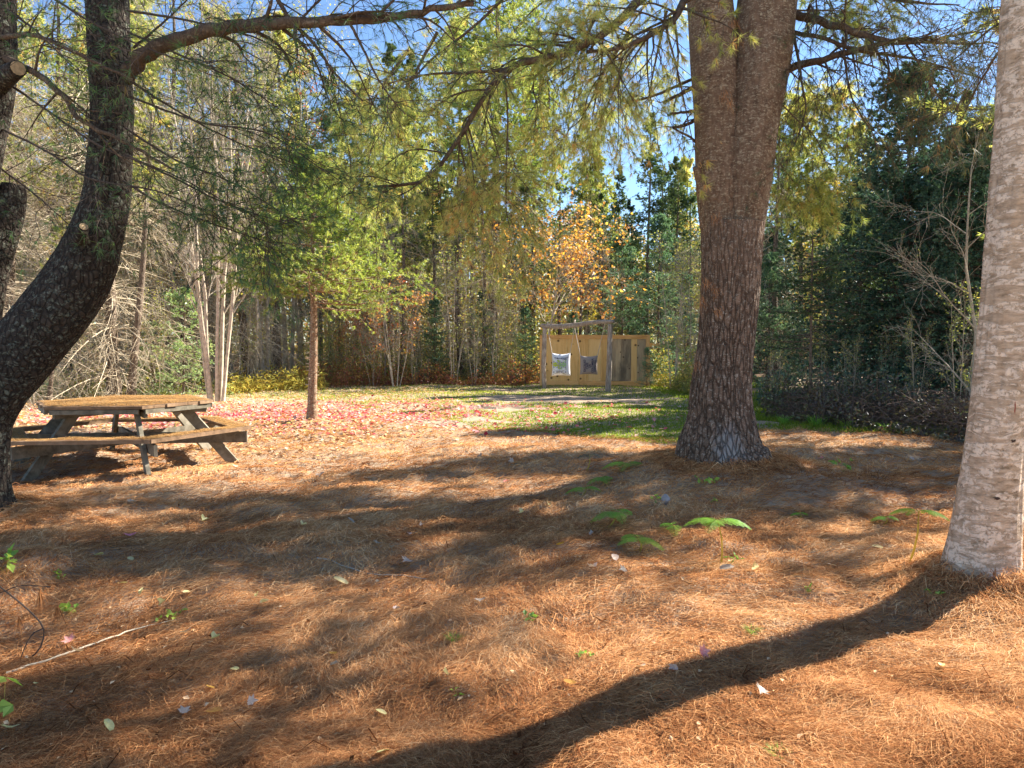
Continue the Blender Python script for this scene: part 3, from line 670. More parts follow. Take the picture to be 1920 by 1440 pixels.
    # bright foliage behind the right side of the bole
    for pts in (((1460, 190, 11.5), (1490, 220, 11.6), (1530, 260, 11.6), (1550, 310, 11.6)), ((1465, 120, 12), (1500, 150, 12), (1540, 190, 12)), ((1450, 290, 11.8), (1480, 330, 11.8), (1520, 380, 11.8)), ((1480, 20, 11), (1560, 20, 11), (1640, 30, 11))):
        limb(rng, root, px3(*pts), .015, .005, g, nb=18, bl=.55, tw=8, dens=4, tt=.55, k=16, wd=.007, L=.13, droop=.3)
    # orange dead needles caught on the bark
    mb = MB()
    for px, py in ((1378, 40), (1385, 75), (1358, 175), (1368, 190), (1345, 405), (1326, 525), (1340, 540), (1305, 570), (1315, 560), (1345, 580), (1306, 680)):
        y0 = D - 62 * s if py > 420 else D - 46 * s; q = at(px, py, y0 + .0); n = 26
        pp = np.tile(q - b, (n, 1)) + rng.normal(size=(n, 3)) * [.03, .008, .03]; needles(rng, mb, pp, np.tile([.1, -.05, -1.], (n, 1)), 1, .12, .003, .35, np.full(n, .42))
    mb.build("caught_needles", M_['duff'], root)
    # higher crown, out of the frame: long limbs that shade the ground
    rn = np.random.default_rng(3)
    for i in range(13):
        z = 7.5 + i * .8; az = i * 2.4 + rn.random(); Ln = (3.6 - .18 * i) * rn.uniform(.7, 1.1)
        c = np.array([b[0] + (.4 if i % 2 else -.4), b[1], b[2] + z])
        d = np.array([math.cos(az), math.sin(az), .1])
        pts = [c + d * Ln * q + np.array([0, 0, -.25 * Ln * q * q]) for q in (0, .33, .66, 1)]
        if d[1] < -.55 : continue
        limb(rn, root, pts, .05, .01, g, nb=18, bl=1.0, tw=5, dens=2, tt=.5, k=8, wd=.010, L=.14, sides=6)
central()

# ---- the curved pine on the left
def leftpine():
    rng = np.random.default_rng(21)
    D = 6.3; b = foot(-20, D); b[2] -= .1
    root = empty("curved_pine", b, "dark pine whose bowed trunk swings over the picnic table", "tree"); s = D / F
    rows = [(1005, -28, 75), (975, -30, 60), (930, -35, 48), (860, -38, 46), (790, -34, 48), (735, -10, 52), (680, 30, 55), (615, 80, 57), (555, 126, 56), (500, 158, 52), (430, 184, 44), (370, 200, 39), (300, 207, 37), (215, 212, 36), (110, 206, 36), (0, 200, 36), (-200, 190, 33), (-500, 200, 28), (-900, 230, 18), (-1200, 240, 10)]
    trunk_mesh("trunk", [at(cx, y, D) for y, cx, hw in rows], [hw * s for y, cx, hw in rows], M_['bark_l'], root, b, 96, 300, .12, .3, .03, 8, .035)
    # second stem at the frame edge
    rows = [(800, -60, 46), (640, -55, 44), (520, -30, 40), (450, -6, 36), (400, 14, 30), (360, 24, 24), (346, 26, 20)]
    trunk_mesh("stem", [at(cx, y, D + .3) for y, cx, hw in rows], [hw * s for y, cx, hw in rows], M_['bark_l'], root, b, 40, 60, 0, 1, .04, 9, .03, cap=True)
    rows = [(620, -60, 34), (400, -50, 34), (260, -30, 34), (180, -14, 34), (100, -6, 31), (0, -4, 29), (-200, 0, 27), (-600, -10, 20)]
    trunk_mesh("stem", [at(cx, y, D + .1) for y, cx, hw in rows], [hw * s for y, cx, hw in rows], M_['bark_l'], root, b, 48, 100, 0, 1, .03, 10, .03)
    def stub(pts, r, fr):
        trunk_mesh("stub_branch", px3(*pts), r, M_['bark_l'], root, b, 20, 16, cap=True)
        p = np.array(px3(*pts)); d = nrm(p[-1] - p[-2]); e = p[-1] + d * .004 - b
        mb = MB(); tubes(mb, np.array([[e - d * .006, e, e + d * .0005]]), np.array([[fr, fr * .96, 0.001]]), 14); mb.build("cut_face", M_['cut'], root)
    stub(((-10, 158, 6.35), (12, 142, 6.2), (34, 128, 6.05)), [.10, .08, .062], .056)
    stub(((150, 455, 6.2), (152, 440, 6.0), (157, 425, 5.93)), [.075, .05, .036], .033)
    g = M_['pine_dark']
    limb(rng, root, px3((225, 150, 6.3), (252, 125, 6.2), (285, 95, 6.1), (330, 76, 6.0), (400, 56, 5.9), (480, 46, 5.9), (560, 42, 5.8), (640, 40, 5.8), (700, 36, 5.8), (760, 28, 5.8), (830, 14, 5.8), (890, 8, 5.8)), .068, .02, g, nb=20, bl=.6, tw=6, dens=2, k=10, t0=.3, tt=.3, sides=14, M=40)
    limb(rng, root, px3((655, 42, 5.8), (680, 90, 5.8), (705, 140, 5.8), (730, 180, 5.8), (760, 215, 5.8)), .012, .004, g, nb=8, bl=.4, tw=4, k=8, dens=1)
    limb(rng, root, px3((500, -40, 5.9), (540, 30, 5.9), (590, 85, 5.9), (630, 140, 5.9), (680, 190, 5.9)), .02, .006, g, nb=8, bl=.5, tw=4, k=8, dens=1)
    limb(rng, root, px3((0, 70, 6.3), (60, 65, 6.1), (110, 85, 6.0), (160, 108, 5.9), (250, 150, 5.8)), .022, .008, g, nb=10, bl=.5, tw=4, k=8, dens=1)
    limb(rng, root, px3((10, 108, 6.3), (70, 140, 6.1), (120, 180, 6.0), (150, 225, 5.9), (240, 270, 5.8), (330, 320, 5.7)), .03, .008, g, nb=12, bl=.6, tw=5, k=10, dens=1)
    # long thin dark twigs raking down to the right
    lines = [((0, 240, 6.4), (90, 285, 6.2), (170, 335, 6.1), (300, 360, 5.9), (430, 420, 5.8)), ((20, 160, 6.4), (100, 215, 6.2), (190, 275, 6.0), (330, 330, 5.8), (460, 400, 5.7)),
             ((240, 60, 6.2), (330, 100, 6.0), (440, 150, 5.9), (560, 230, 5.8)), ((240, 150, 6.2), (320, 200, 6.1), (430, 260, 6.0), (560, 310, 5.9)), ((235, 240, 6.2), (330, 300, 6.1), (440, 345, 6.0), (560, 420, 5.9)),
             ((235, 290, 6.2), (320, 330, 6.0), (420, 380, 5.9), (540, 420, 5.8)), ((232, 340, 6.2), (300, 380, 6.1), (400, 420, 6.0), (520, 460, 5.9)), ((0, 10, 6.0), (70, 60, 5.9), (150, 140, 5.8)),
             ((240, 20, 6.2), (360, 40, 6.0), (500, 80, 5.9), (640, 170, 5.9)), ((240, 180, 6.2), (380, 230, 6.0), (500, 250, 5.9), (620, 330, 5.9)), ((60, -30, 6.2), (170, 40, 5.8), (300, 100, 5.7), (420, 130, 5.7)),
             ((-20, 300, 6.6), (60, 360, 6.5), (140, 430, 6.5)), ((250, 90, 6.4), (320, 30, 6.4), (380, -30, 6.4)), ((560, 40, 5.8), (600, 0, 5.8), (640, -30, 5.8))]
    for i, l in enumerate(lines):
        limb(rng, root, px3(*l), .011, .004, g, nb=14, bl=.5, tw=6, k=11, dens=(2 if i in (2, 3, 4, 5, 6, 9) else 1), sides=6, t0=.15 if i not in (2, 3, 4, 5, 6, 9) else .35, wmat=M_['twigdark'], droop=.15, tt=.4, wd=.0034)
    rn = np.random.default_rng(4)
    for i in range(12):
        z = 6.5 + i * .5; az = i * 2.4; Ln = 2.6 - .1 * i
        c = np.array([b[0] + 1.1, b[1], z]); d = np.array([math.cos(az), math.sin(az), .1])
        if d[1] < -.3: continue
        limb(rn, root, [c + d * Ln * q + np.array([0, 0, -.2 * Ln * q * q]) for q in (0, .5, 1)], .04, .01, g, nb=12, bl=.9, tw=5, dens=2, k=8, wd=.01, L=.14, sides=6)
leftpine()

# ---- the smooth-barked trunk on the right
def rightpine():
    rng = np.random.default_rng(31)
    D = 4.4; b = foot(1868, D); b[2] -= .1
    root = empty("smooth_pine", b, "pale smooth-barked pine trunk leaning at the right edge of the photo", "tree"); s = D / F
    rows = [(1250, 1842, 130), (1180, 1838, 98), (1120, 1837, 76), (1060, 1841, 64), (1000, 1849, 57), (930, 1856, 53), (850, 1866, 51), (750, 1879, 51), (600, 1896, 51), (450, 1908, 51), (300, 1920, 51), (150, 1929, 51), (0, 1936, 50), (-300, 1965, 48), (-700, 2000, 42), (-1300, 2050, 34), (-2000, 2100, 22)]
    trunk_mesh("trunk", [at(cx, y, D) for y, cx, hw in rows], [hw * s for y, cx, hw in rows], M_['bark_r'], root, b, 128, 420, .30, .20, .035, 14, .03)
    mr = plain('resin streak', (.28, .06, .035), .5); mk = plain('dark knot', (.07, .04, .03), .9, 40, .3, .5)
    def knot(px, py, rx, rz, mat, name):
        y0 = D - 56 * s
        p = at(px, py, D); off = (px - np.interp(-py, [-1160, -1110, -1000, -850, -600, -450, 0], [1835, 1833, 1848, 1866, 1896, 1908, 1936])) * s
        rr = 52 * s; dy = math.sqrt(max(rr * rr - off * off, 0)); c = np.array([p[0], D - dy - .002, p[2]]) - b
        nx, ny = off / rr, -dy / rr
        a = np.linspace(0, 2 * math.pi, 18, endpoint=False); k = 1 + .25 * rng.normal(size=18)
        V = [c + np.array([-ny * rx * math.cos(t) * q, nx * rx * math.cos(t) * q, rz * math.sin(t) * q]) for t, q in zip(a, k)]
        V = [v + np.array([nx, ny, 0]) * -.004 for v in V] + [c + np.array([nx, ny, 0]) * .010]
        mesh(name, V, [np.array([(i, (i + 1) % 18, 18) for i in range(18)])], mat, root, smooth=True)
    knot(1868, 760, .007, .075, mr, 'resin_streak'); knot(1870, 985, .022, .024, mr, 'resin_streak'); knot(1864, 820, .02, .014, mk, 'knot')
    knot(1900, 810, .035, .03, mk, 'knot'); knot(1872, 1034, .022, .016, mk, 'knot'); knot(1822, 1030, .02, .014, mk, 'knot'); knot(1838, 925, .015, .01, mk, 'knot')
    g = M_['pine_brown']
    for l in (((1990, -60, 4.8), (1900, -90, 5.6), (1800, -60, 6.4), (1700, 0, 7.0)), ((1990, -40, 4.8), (1930, 10, 5.6), (1850, 60, 6.4), (1780, 120, 7.0)), ((1980, -10, 4.8), (1900, 60, 5.8), (1840, 150, 6.6), (1800, 230, 7.2))):
        limb(rng, root, px3(*l), .02, .005, g, nb=16, bl=.5, tw=5, k=12, dens=2, tt=.45, droop=.3, sides=6)
    # boughs above the frame whose shade dapples the needles at lower left
    rn = np.random.default_rng(6)
    for gx, gy, z in ((-1.7, 3.15, 6.2), (-.8, 3.75, 5.8), (-2.4, 3.9, 6.6), (-2.2, 2.75, 6.6), (-1.1, 3.0, 6.9), (.1, 4.2, 6.2), (-3.0, 3.4, 7.2), (-.3, 3.25, 7.4)):
        e = np.array([gx + z * S[0] / S[2], gy + z * S[1] / S[2], z]); c = np.array([3.15, 4.55, z - .5])
        m1 = c + (e - c) * .4 + np.array([0, 0, .25]); m2 = c + (e - c) * .75 + np.array([0, 0, .2])
        limb(rn, root, [c, m1, m2, e], .04, .008, M_['pine_n'], nb=20, bl=.6, tw=7, dens=3, tt=.5, k=9, wd=.009, L=.12, sides=6, t0=.45, flat=.8)
rightpine()

# ------------------------------------------------------------------ tree prototypes
def conifer(seed, H, Rd, nb, mat, zb=.08, bark='bark_far', droop=.25, up=.1, dead=0, ns=10, k=6, L=.07, wd=.018, r0=None, nf=4, deadlen=1.0, spread=.55, prof=.75, lean=0., name='conifer', loc=(0, 0, 0), label=None, cat='tree', group=None, tops=None):
    rng = np.random.default_rng(seed)
    root = empty(name, loc, label, cat, group)
    r0 = r0 or H * .0115
    M = 12; z = np.linspace(-.2, H, M)
    P = np.stack([lean * z + .02 * H * vnoise(np.stack([z, z * 0, z * 0 + seed], -1), H / 2.5, seed), .012 * H * vnoise(np.stack([z, z * 0 + 5, z * 0 + seed], -1), H / 2.5, seed), z], -1)[None]
    Rr = (np.clip(1 - z / H, 0, 1) ** .8 * r0 + .006)[None]; Rr[0, 0] *= 1.5
    mb = MB(); tubes(mb, P, Rr, 12)
    # live branches
    t = np.sort(rng.random(nb) ** .9) * (1 - zb) + zb; t = np.clip(t, zb, .985)
    p, _ = interp_poly(P, t[None]); p = p[0]
    az = rng.random(nb) * 2 * math.pi
    Lb = Rd * np.clip((1 - t) / (1 - zb), 0, 1) ** prof * rng.uniform(.6, 1.15, nb) + .12
    if tops: Lb *= np.interp(t, tops[0], tops[1])
    d = np.stack([np.cos(az), np.sin(az), np.zeros(nb)], -1)
    s = np.linspace(0, 1, 6)[None, :, None]
    upv = up + .6 * t ** 3
    C = p[:, None] + d[:, None] * Lb[:, None, None] * s + np.array([0, 0, 1.]) * Lb[:, None, None] * (upv[:, None, None] * s - droop * np.sin(s * 2.2) + droop * .35 * s * s)
    C += rng.normal(size=(nb, 1, 3)) * .05 * Lb[:, None, None] * s ** 2
    RB = (Lb[:, None] * .009 + .003) * np.linspace(1, .25, 6)
    tubes(mb, C, RB, 4)
    C2, R2, L2 = kids(rng, C, RB, ns, .15, 1., Lb * .38, 52, M=4, droop=.12, flat=.75, wig=.06, lt=.35, rf=.6)
    tubes(mb, C2, np.maximum(R2, .002), 3)
    tr = mb.build("trunk", M_[bark], root, smooth=True)
    lf = MB()
    tf = rng.uniform(.1, 1, (len(C2), nf)); tf[:, 0] = .97
    q, tan = interp_poly(C2, tf)
    tin = np.repeat(np.clip(rng.normal(.5, .2, nb), 0, 1), ns * nf) + rng.normal(size=nb * ns * nf) * .12 + .15 * (tf.ravel() - .5)
    needles(rng, lf, q.reshape(-1, 3), tan.reshape(-1, 3), k, L, wd, spread, np.clip(tin, 0, 1))
    tip, tt_ = interp_poly(C, np.tile(np.array([.8, .9, .98]), (nb, 1)))
    needles(rng, lf, tip.reshape(-1, 3), tt_.reshape(-1, 3), k + 3, L, wd, spread * .8)
    lt = np.array([[0, 0, 0]]) + P[0, -1]; zz = np.linspace(0, .12 * H, 14)
    needles(rng, lf, P[0, -1] - np.array([0, 0, 1]) * zz[:, None], np.tile([0, 0, 1.], (14, 1)), k + 6, L * 1.1, wd, .8)
    cr = lf.build("crown", M_[mat], root)
    parts = [tr, cr]
    if dead:
        mb = MB(); t = rng.uniform(.04, zb + .22, dead); p, _ = interp_poly(P, t[None]); p = p[0]; az = rng.random(dead) * 2 * math.pi
        Ld = deadlen * rng.uniform(.5, 1.2, dead); d = np.stack([np.cos(az), np.sin(az), rng.normal(-.12, .2, dead)], -1)
        C = p[:, None] + d[:, None] * Ld[:, None, None] * s + np.array([0, 0, -.3]) * Ld[:, None, None] * s ** 2 + rng.normal(size=(dead, 1, 3)) * .12 * Ld[:, None, None] * s ** 2
        RD = (Ld[:, None] * .008 + .003) * np.linspace(1, .3, 6); tubes(mb, C, RD, 4)
        C2, R2, L2 = kids(rng, C, RD, 8, .15, 1, Ld * .45, 50, M=4, droop=.25, wig=.15, flat=.4, rf=.6); tubes(mb, C2, np.maximum(R2, .0025), 3)
        C3, R3, L3 = kids(rng, C2, R2, 4, .2, 1, L2 * .45, 50, M=3, droop=.2, wig=.15, rf=.7); tubes(mb, C3, np.maximum(R3, .002), 3)
        parts.append(mb.build("dead_branchwork", M_['deadwood'], root))
    reg(root, *parts)
    return root

def broadleaf(seed, H, spread, mat, nleaf=2, lsize=.08, n1=10, n2=7, n3=6, bark='tanbark', r0=None, t0=.25, ang=42, up=.35, stems=1, stem_sp=.35, name='broadleaf_tree', loc=(0, 0, 0), label=None, cat='tree', group=None, lean=0., leafz=(0, 99), wood2='greywood', tt=None, asp=.7, topw=None):
    rng = np.random.default_rng(seed)
    root = empty(name, loc, label, cat, group)
    r0 = r0 or H * .011; M = 10; s = np.linspace(0, 1, M)
    P = []
    for i in range(stems):
        a = 2 * math.pi * i / stems + rng.random(); o = stem_sp if stems > 1 else 0
        z = s * H * rng.uniform(.8, 1.05) - .1
        ex = (o * (.35 + s * 2.0)) if stems > 1 else 0
        wx = (.05 if stems == 1 else .035) * H * vnoise(np.stack([z, z * 0 + i * 7, z * 0 + seed], -1), H / 4, seed) * s
        P.append(np.stack([np.cos(a) * ex * (.5 + rng.random()) + wx + lean * z, np.sin(a) * ex + wx * .5, z], -1))
    P = np.array(P); Rr = np.tile(np.linspace(1, .12, M) * r0, (stems, 1)) * rng.uniform(.7, 1.1, (stems, 1))
    mb = MB(); tubes(mb, P, Rr, 10)
    tr = mb.build("trunk", M_[bark], root, smooth=True)
    mb = MB()
    C1, R1, L1 = kids(rng, P, Rr, n1, t0, 1, spread, ang, up=up, M=7, droop=.05, wig=.12, rf=.5, lt=.45); tubes(mb, C1, R1, 5)
    C2, R2, L2 = kids(rng, C1, R1, n2, .2, 1, L1 * .45, 42, up=up * .6, M=5, wig=.15, rf=.55); tubes(mb, C2, np.maximum(R2, .003), 3)
    C3, R3, L3 = kids(rng, C2, R2, n3, .2, 1, L2 * .5, 42, up=up * .4, M=4, wig=.15, rf=.6); tubes(mb, C3, np.maximum(R3, .0025), 3)
    parts = [tr, mb.build("branchwork", M_[wood2], root)]
    if nleaf:
        lf = MB(); t = rng.uniform(.25, 1, (len(C3), max(1, int(math.ceil(nleaf))))); q, _ = interp_poly(C3, t); q = q.reshape(-1, 3)
        if nleaf < 1: q = q[rng.random(len(q)) < nleaf]
        nz = vnoise(q, spread * .5 + .3, seed + 9); q = q[nz > -.25]
        q = q[(q[:, 2] > leafz[0]) & (q[:, 2] < leafz[1])]; q = q + rng.normal(size=q.shape) * lsize * .4
        ti = None
        tv = np.clip(.5 + .35 * vnoise(q, spread * .4 + .2, seed + 5) + rng.normal(size=len(q)) * .15 + (0 if tt is None else tt), 0, 1)
        leaves(rng, lf, q, np.full(len(q), lsize), asp, .3, tv)
        parts.append(lf.build("crown", M_[mat], root))
    reg(root, *parts)
    return root

_rr = random.Random(7)
def place(proto, px, D, label, group=None, s=1., rz=None, first=False, sz=None, cat=None, dz=0.):
    o = proto if first else copy_tree(proto)
    o.location = tuple(foot(px, D) + np.array([0, 0, dz])); o.rotation_euler = (0, 0, _rr.random() * 6.28 if rz is None else rz)
    o.scale = (s, s, sz or s); tag(o, label, cat, group)
    if group is None and "group" in o: del o["group"]
    return o

# ------------------------------------------------------------------ the clearing's own trees
def clearing_trees():
    # small spruce standing on the red leaves
    b = foot(585, 13.6)
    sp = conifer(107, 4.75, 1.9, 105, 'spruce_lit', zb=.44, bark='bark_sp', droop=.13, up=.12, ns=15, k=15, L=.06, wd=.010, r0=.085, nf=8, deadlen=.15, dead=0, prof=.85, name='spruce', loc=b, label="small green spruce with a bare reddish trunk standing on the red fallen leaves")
    # short broken twig stubs on the bare stem
    rng = np.random.default_rng(8); mb = MB()
    z = rng.uniform(.3, 2.1, 60); a = rng.random(60) * 6.28; d = np.stack([np.cos(a), np.sin(a), z * 0 + .1], -1)
    P = np.stack([np.stack([z * 0, z * 0, z], -1) + d * q for q in (.06, .10, .13)], 1); tubes(mb, P, np.tile([.009, .007, .005], (60, 1)), 4)
    mb.build("twig_stubs", M_['deadwood'], sp)
    # clump maple with many pale stems
    broadleaf(102, 10.5, 1.9, 'mixed', nleaf=.6, lsize=.08, n1=16, n2=7, n3=6, stems=7, stem_sp=.40, r0=.062, t0=.22, ang=30, up=.5, name='clump_maple', loc=foot(403, 19.5), label="clump of pale slender maple stems rising behind the picnic table", leafz=(2.2, 99))
    # orange tree behind the board wall
    broadleaf(103, 6.0, 4.2, 'orange', nleaf=3, lsize=.14, n1=18, n2=9, n3=6, r0=.06, t0=.36, ang=58, up=.12, name='oak', loc=foot(1018, 27.6), label="young oak with bright orange and yellow leaves behind the wooden log frame", lean=.09, leafz=(2.3, 99), wood2='deadwood')
clearing_trees()

def forest():
    # ---- left edge, dead-branched conifers
    A = conifer(201, 14, 2.0, 80, 'pine_n', zb=.42, dead=130, deadlen=2.2, r0=.15, k=6, L=.11, wd=.022, nf=3, name='dead_branched_spruce')
    g = "dead-branched conifers along the left edge of the clearing"
    place(A, 205, 20.8, "upright scaly conifer trunk behind the picnic table in a mass of tan dead twigs", g, first=True)
    place(A, 20, 20.0, "dead-branched conifer at the far left behind the bowed pine trunk", g, s=.95)
    place(A, 115, 23.5, "dead-branched conifer between the bowed pine and the upright scaly trunk", g, s=1.0)
    place(A, 262, 24.6, "dead-branched conifer behind the leaning slim trunk", g, s=.92)
    place(A, 330, 25.5, "dead-branched conifer just left of the pale maple clump", g, s=1.05)
    place(A, 452, 26.0, "brown-twigged conifer just right of the pale maple clump", g, s=.9)
    place(A, 520, 28.5, "brown-twigged conifer behind the yellow ferns left of the small spruce", g, s=.8)
    place(A, -70, 17.0, "dead-branched conifer at the edge of the photo left of the picnic table", g, s=.9)
    B = conifer(204, 9, .9, 24, 'pine_n', zb=.6, dead=14, deadlen=.9, r0=.10, lean=.10, k=6, L=.1, wd=.02, name='leaning_trunk')
    place(B, 243, 20.3, "slim trunk leaning right behind the far edge of the picnic table", first=True, rz=0)
    place(B, 88, 19.0, "short leaning trunk between the bowed pine and the picnic table top", rz=.4, s=.55)
    place(B, 380, 24.0, "thin grey trunk right behind the pale maple clump", rz=1.5, s=.9)
    place(B, 150, 22.0, "kinked slim trunk left of the upright scaly trunk", rz=2.5, s=.8)
    C = conifer(205, 3.0, 1.15, 70, 'fir_pale', zb=.04, droop=.2, k=7, L=.06, wd=.017, nf=4, r0=.03, name='fir_sapling', prof=.6)
    gs = "young fir saplings at the forest edge"
    place(C, 345, 21.2, "pale blue-green fir sapling behind the right end of the picnic table", gs, first=True)
    place(C, 285, 22.0, "pale fir sapling behind the leaning slim trunk", gs, s=.7)
    place(C, 95, 21.0, "small fir sapling at left behind the bowed pine", gs, s=.5)
    # ---- green crowns behind the left edge
    Pn = conifer(206, 16, 3.0, 110, 'pine_n', zb=.16, droop=.05, up=.28, k=9, L=.20, wd=.036, nf=5, ns=13, r0=.17, name='tall_pine', prof=.55)
    gp = "tall pale-green pines behind the clearing"
    lab = {40: "tall green pine at the far left of the back row", 170: "tall green pine behind the bowed trunk's upper half", 690: "tall pine behind the right side of the small spruce", 765: "tall pine between the small spruce and the orange oak", 860: "broad pale pine left of the big dense fir",
           1105: "tall pine behind the orange oak", 290: "tall green pine behind the maple clump's left side", 400: "tall green pine behind the maple clump's top", 520: "tall green pine between the maple clump and the small spruce", 1290: "tall pine behind the great double trunk's left edge", -60: "tall green pine beyond the left edge", 1500: "bright yellow-green pine just right of the great double trunk", 1590: "pine behind the yellow leaves right of the great trunk"}
    first = True
    for px, D, s in ((40, 27, .9), (170, 29, .85), (690, 33, .80), (765, 36, .82), (860, 33, .95), (1105, 37, .70), (290, 30, .95), (400, 33, 1.0), (520, 36, 1.05), (1290, 40, .68), (-60, 25, .9), (1500, 27, .62), (1590, 36, .72)):
        place(Pn, px, D, lab[px], gp, s=s, first=first); first = False
    Bt = broadleaf(207, 13, 2.4, 'mixed', nleaf=.95, lsize=.11, n1=18, n2=8, n3=6, r0=.10, t0=.2, ang=32, up=.5, name='bare_birch', stems=2, stem_sp=.5)
    gb = "nearly leafless pale-stemmed trees in the back"
    for i, (px, D, s, l) in enumerate(((300, 30, 1., "thin pale-stemmed tree above the maple clump, leftmost of the bare ones"), (440, 28, 1.05, "nearly bare tree of many fine stems right of the maple clump"), (540, 31, 1.1, "nearly bare tree rising behind the top of the small spruce"),
                                       (1090, 41, .78, "pale bare birch stem against the sky above the orange oak"), (1160, 44, .72, "faint bare tree between the orange oak and the great double trunk"), (1560, 40, .75, "bare tree in the blue gap right of the great trunk"), (90, 32, 1.0, "bare tree behind the far left conifers"), (120, 25, 1.0, "bare tan tree behind the bowed trunk"), (215, 27, 1.0, "bare tan tree just right of the bowed trunk's top"), (690, 40, .8, "bare twiggy tree under the blue gap left of the centre"), (350, 25.5, .85, "bare pale-stemmed tree straight above the maple clump"), (395, 27, 1.1, "tall bare tree behind the maple clump's top"),
                                       (500, 26.5, .95, "bare tan tree left of the small spruce's tip"), (580, 33, 1.15, "bare tan tree under the red leaves near the sky gap"), (265, 33, 1.1, "bare tan tree right of the bowed trunk's upper half"), (30, 24, .9, "bare tan tree at the far left edge behind the cut stub"))):
        place(Bt, px, D, l, gb, s=s, first=i == 0)
    Rd_ = broadleaf(208, 11.5, 1.6, 'red', nleaf=.55, lsize=.12, n1=14, n2=6, n3=4, r0=.07, t0=.5, ang=35, up=.4, name='red_maple', leafz=(5, 99))
    place(Rd_, 480, 25.5, "red-leaved maple high above the picnic table side", first=True, s=.95)
    place(Rd_, 590, 30, "sparse red-leaved maple near the blue sky gap at the top", s=1.12)
    place(Rd_, 1125, 46, "small red-topped tree in the distance above the orange oak", s=.85)
    # ---- tall narrow spruces
    Sp = conifer(209, 17, 2.0, 160, 'spruce', zb=.22, droop=.22, k=8, L=.12, wd=.034, nf=4, ns=11, r0=.15, dead=24, deadlen=1.1, name='tall_spruce', prof=.8)
    gt = "tall dark spruces in the back rows"
    for i, (px, D, s, l) in enumerate(((738, 39, 1.0, "pointed dark spruce against the blue sky, left one of the pair"), (772, 40, 1.0, "pointed dark spruce against the blue sky, right one of the pair"), (625, 36, .86, "dark narrow spruce above the small spruce's right shoulder"),
                                       (1215, 34, .70, "dark spruce whose tip stands in the sky left of the great double trunk"), (1180, 36, .50, "dark spruce behind the log frame's right post"), (1265, 34, .58, "dark spruce hidden partly by the great double trunk's left side"),
                                       (1665, 30, .58, "narrow spruce tip in the blue gap at the right"), (1120, 38, .62, "dark spruce right behind the orange oak's crown"), (1160, 40, .64, "dark spruce left of the one whose tip stands in the sky"), (1250, 37, .60, "dark spruce right of the one whose tip stands in the sky"), (1000, 33, .9, "dark spruce left behind the orange oak"), (1760, 27, .48, "dark spruce behind the big dark spruce at the right"), (1460, 25, .45, "dark trunked spruce beside the great trunk's right edge"),
                                       (560, 42, .9, "dark spruce deep behind the maple clump's right side"), (250, 38, .9, "dark spruce deep behind the leaning trunk"))):
        place(Sp, px, D, l, gt, s=s, first=i == 0)
    # the broad dense fir in the centre
    conifer(210, 19, 3.3, 190, 'spruce_lit', zb=.36, droop=.25, k=9, L=.14, wd=.038, nf=5, ns=13, r0=.22, dead=40, deadlen=2.0, name='big_fir', prof=.55, loc=foot(932, 30.5), label="broad tall fir with a straight dark trunk left of the orange oak")
    # ---- dark poles with dead twigs under the canopy
    Pl = conifer(211, 9, 1.3, 34, 'spruce', zb=.55, dead=60, deadlen=1.2, r0=.11, k=6, L=.11, wd=.03, nf=3, name='pole_spruce')
    gpl = "dark bare conifer poles standing behind the clearing"
    poles = [(665, 29.5), (700, 31), (728, 33), (755, 29), (785, 34), (812, 30.5), (838, 36), (862, 29.5), (886, 33), (905, 28.6), (958, 35), (985, 30), (600, 31), (640, 34), (1050, 32), (1085, 34), (1130, 36), (1240, 35), (1290, 34), (1455, 22), (1560, 26), (1620, 28), (1700, 24), (1790, 23), (400, 30), (480, 32), (350, 34), (225, 31), (60, 29), (0, 25), (140, 27), (1330, 30), (1400, 27)]
    order = sorted(range(len(poles)), key=lambda q: poles[q][0]); rank = {q: k for k, q in enumerate(order)}
    U = ["", "first", "second", "third", "fourth", "fifth", "sixth", "seventh", "eighth", "ninth", "tenth", "eleventh", "twelfth", "thirteenth", "fourteenth", "fifteenth", "sixteenth", "seventeenth", "eighteenth", "nineteenth", "twentieth"]
    ORD = U[1:] + ["twenty-" + q for q in U[1:10]] + ["thirtieth"] + ["thirty-" + q for q in U[1:10]]
    for i, (px, D) in enumerate(poles):
        place(Pl, px, D, "dark bare conifer pole in the woods behind the clearing, " + (ORD[rank[i]]) + " from the left", gpl, s=_rr.uniform(.8, 1.1), first=i == 0)
    # ---- right side: dark spruces in shade
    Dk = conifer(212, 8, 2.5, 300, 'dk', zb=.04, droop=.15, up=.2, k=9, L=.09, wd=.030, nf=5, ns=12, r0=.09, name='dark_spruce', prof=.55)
    place(Dk, 1700, 17.5, "big dense dark spruce in shade left of the smooth right-hand trunk", first=True, s=.93)
    place(Dk, 1815, 15.5, "dark spruce in shade directly beside the smooth right-hand trunk", s=.72)
    place(Dk, 1610, 21, "dark spruce in shade behind the young slender spruce", s=.72)
    place(Dk, 1440, 24, "dark spruce behind the right edge of the great double trunk", s=.6)
    place(Dk, 1890, 18.5, "dark spruce behind the smooth right-hand trunk", s=.9)
    place(Dk, 2010, 17.5, "dark spruce beyond the right edge of the photo", s=.85)
    place(Dk, 1760, 22.0, "dark spruce in the second row at the right", s=.85)
    Yg = conifer(213, 5.0, 1.25, 90, 'spruce', zb=.3, droop=.12, k=8, L=.06, wd=.016, nf=4, ns=10, r0=.035, name='young_spruce', prof=.7)
    place(Yg, 1520, 15.5, "young slender spruce with a thin bare stem in front of the dark trees at right", first=True, s=.93)
    place(Yg, 1610, 19.0, "young dark spruce behind and right of the slender one", s=.9)
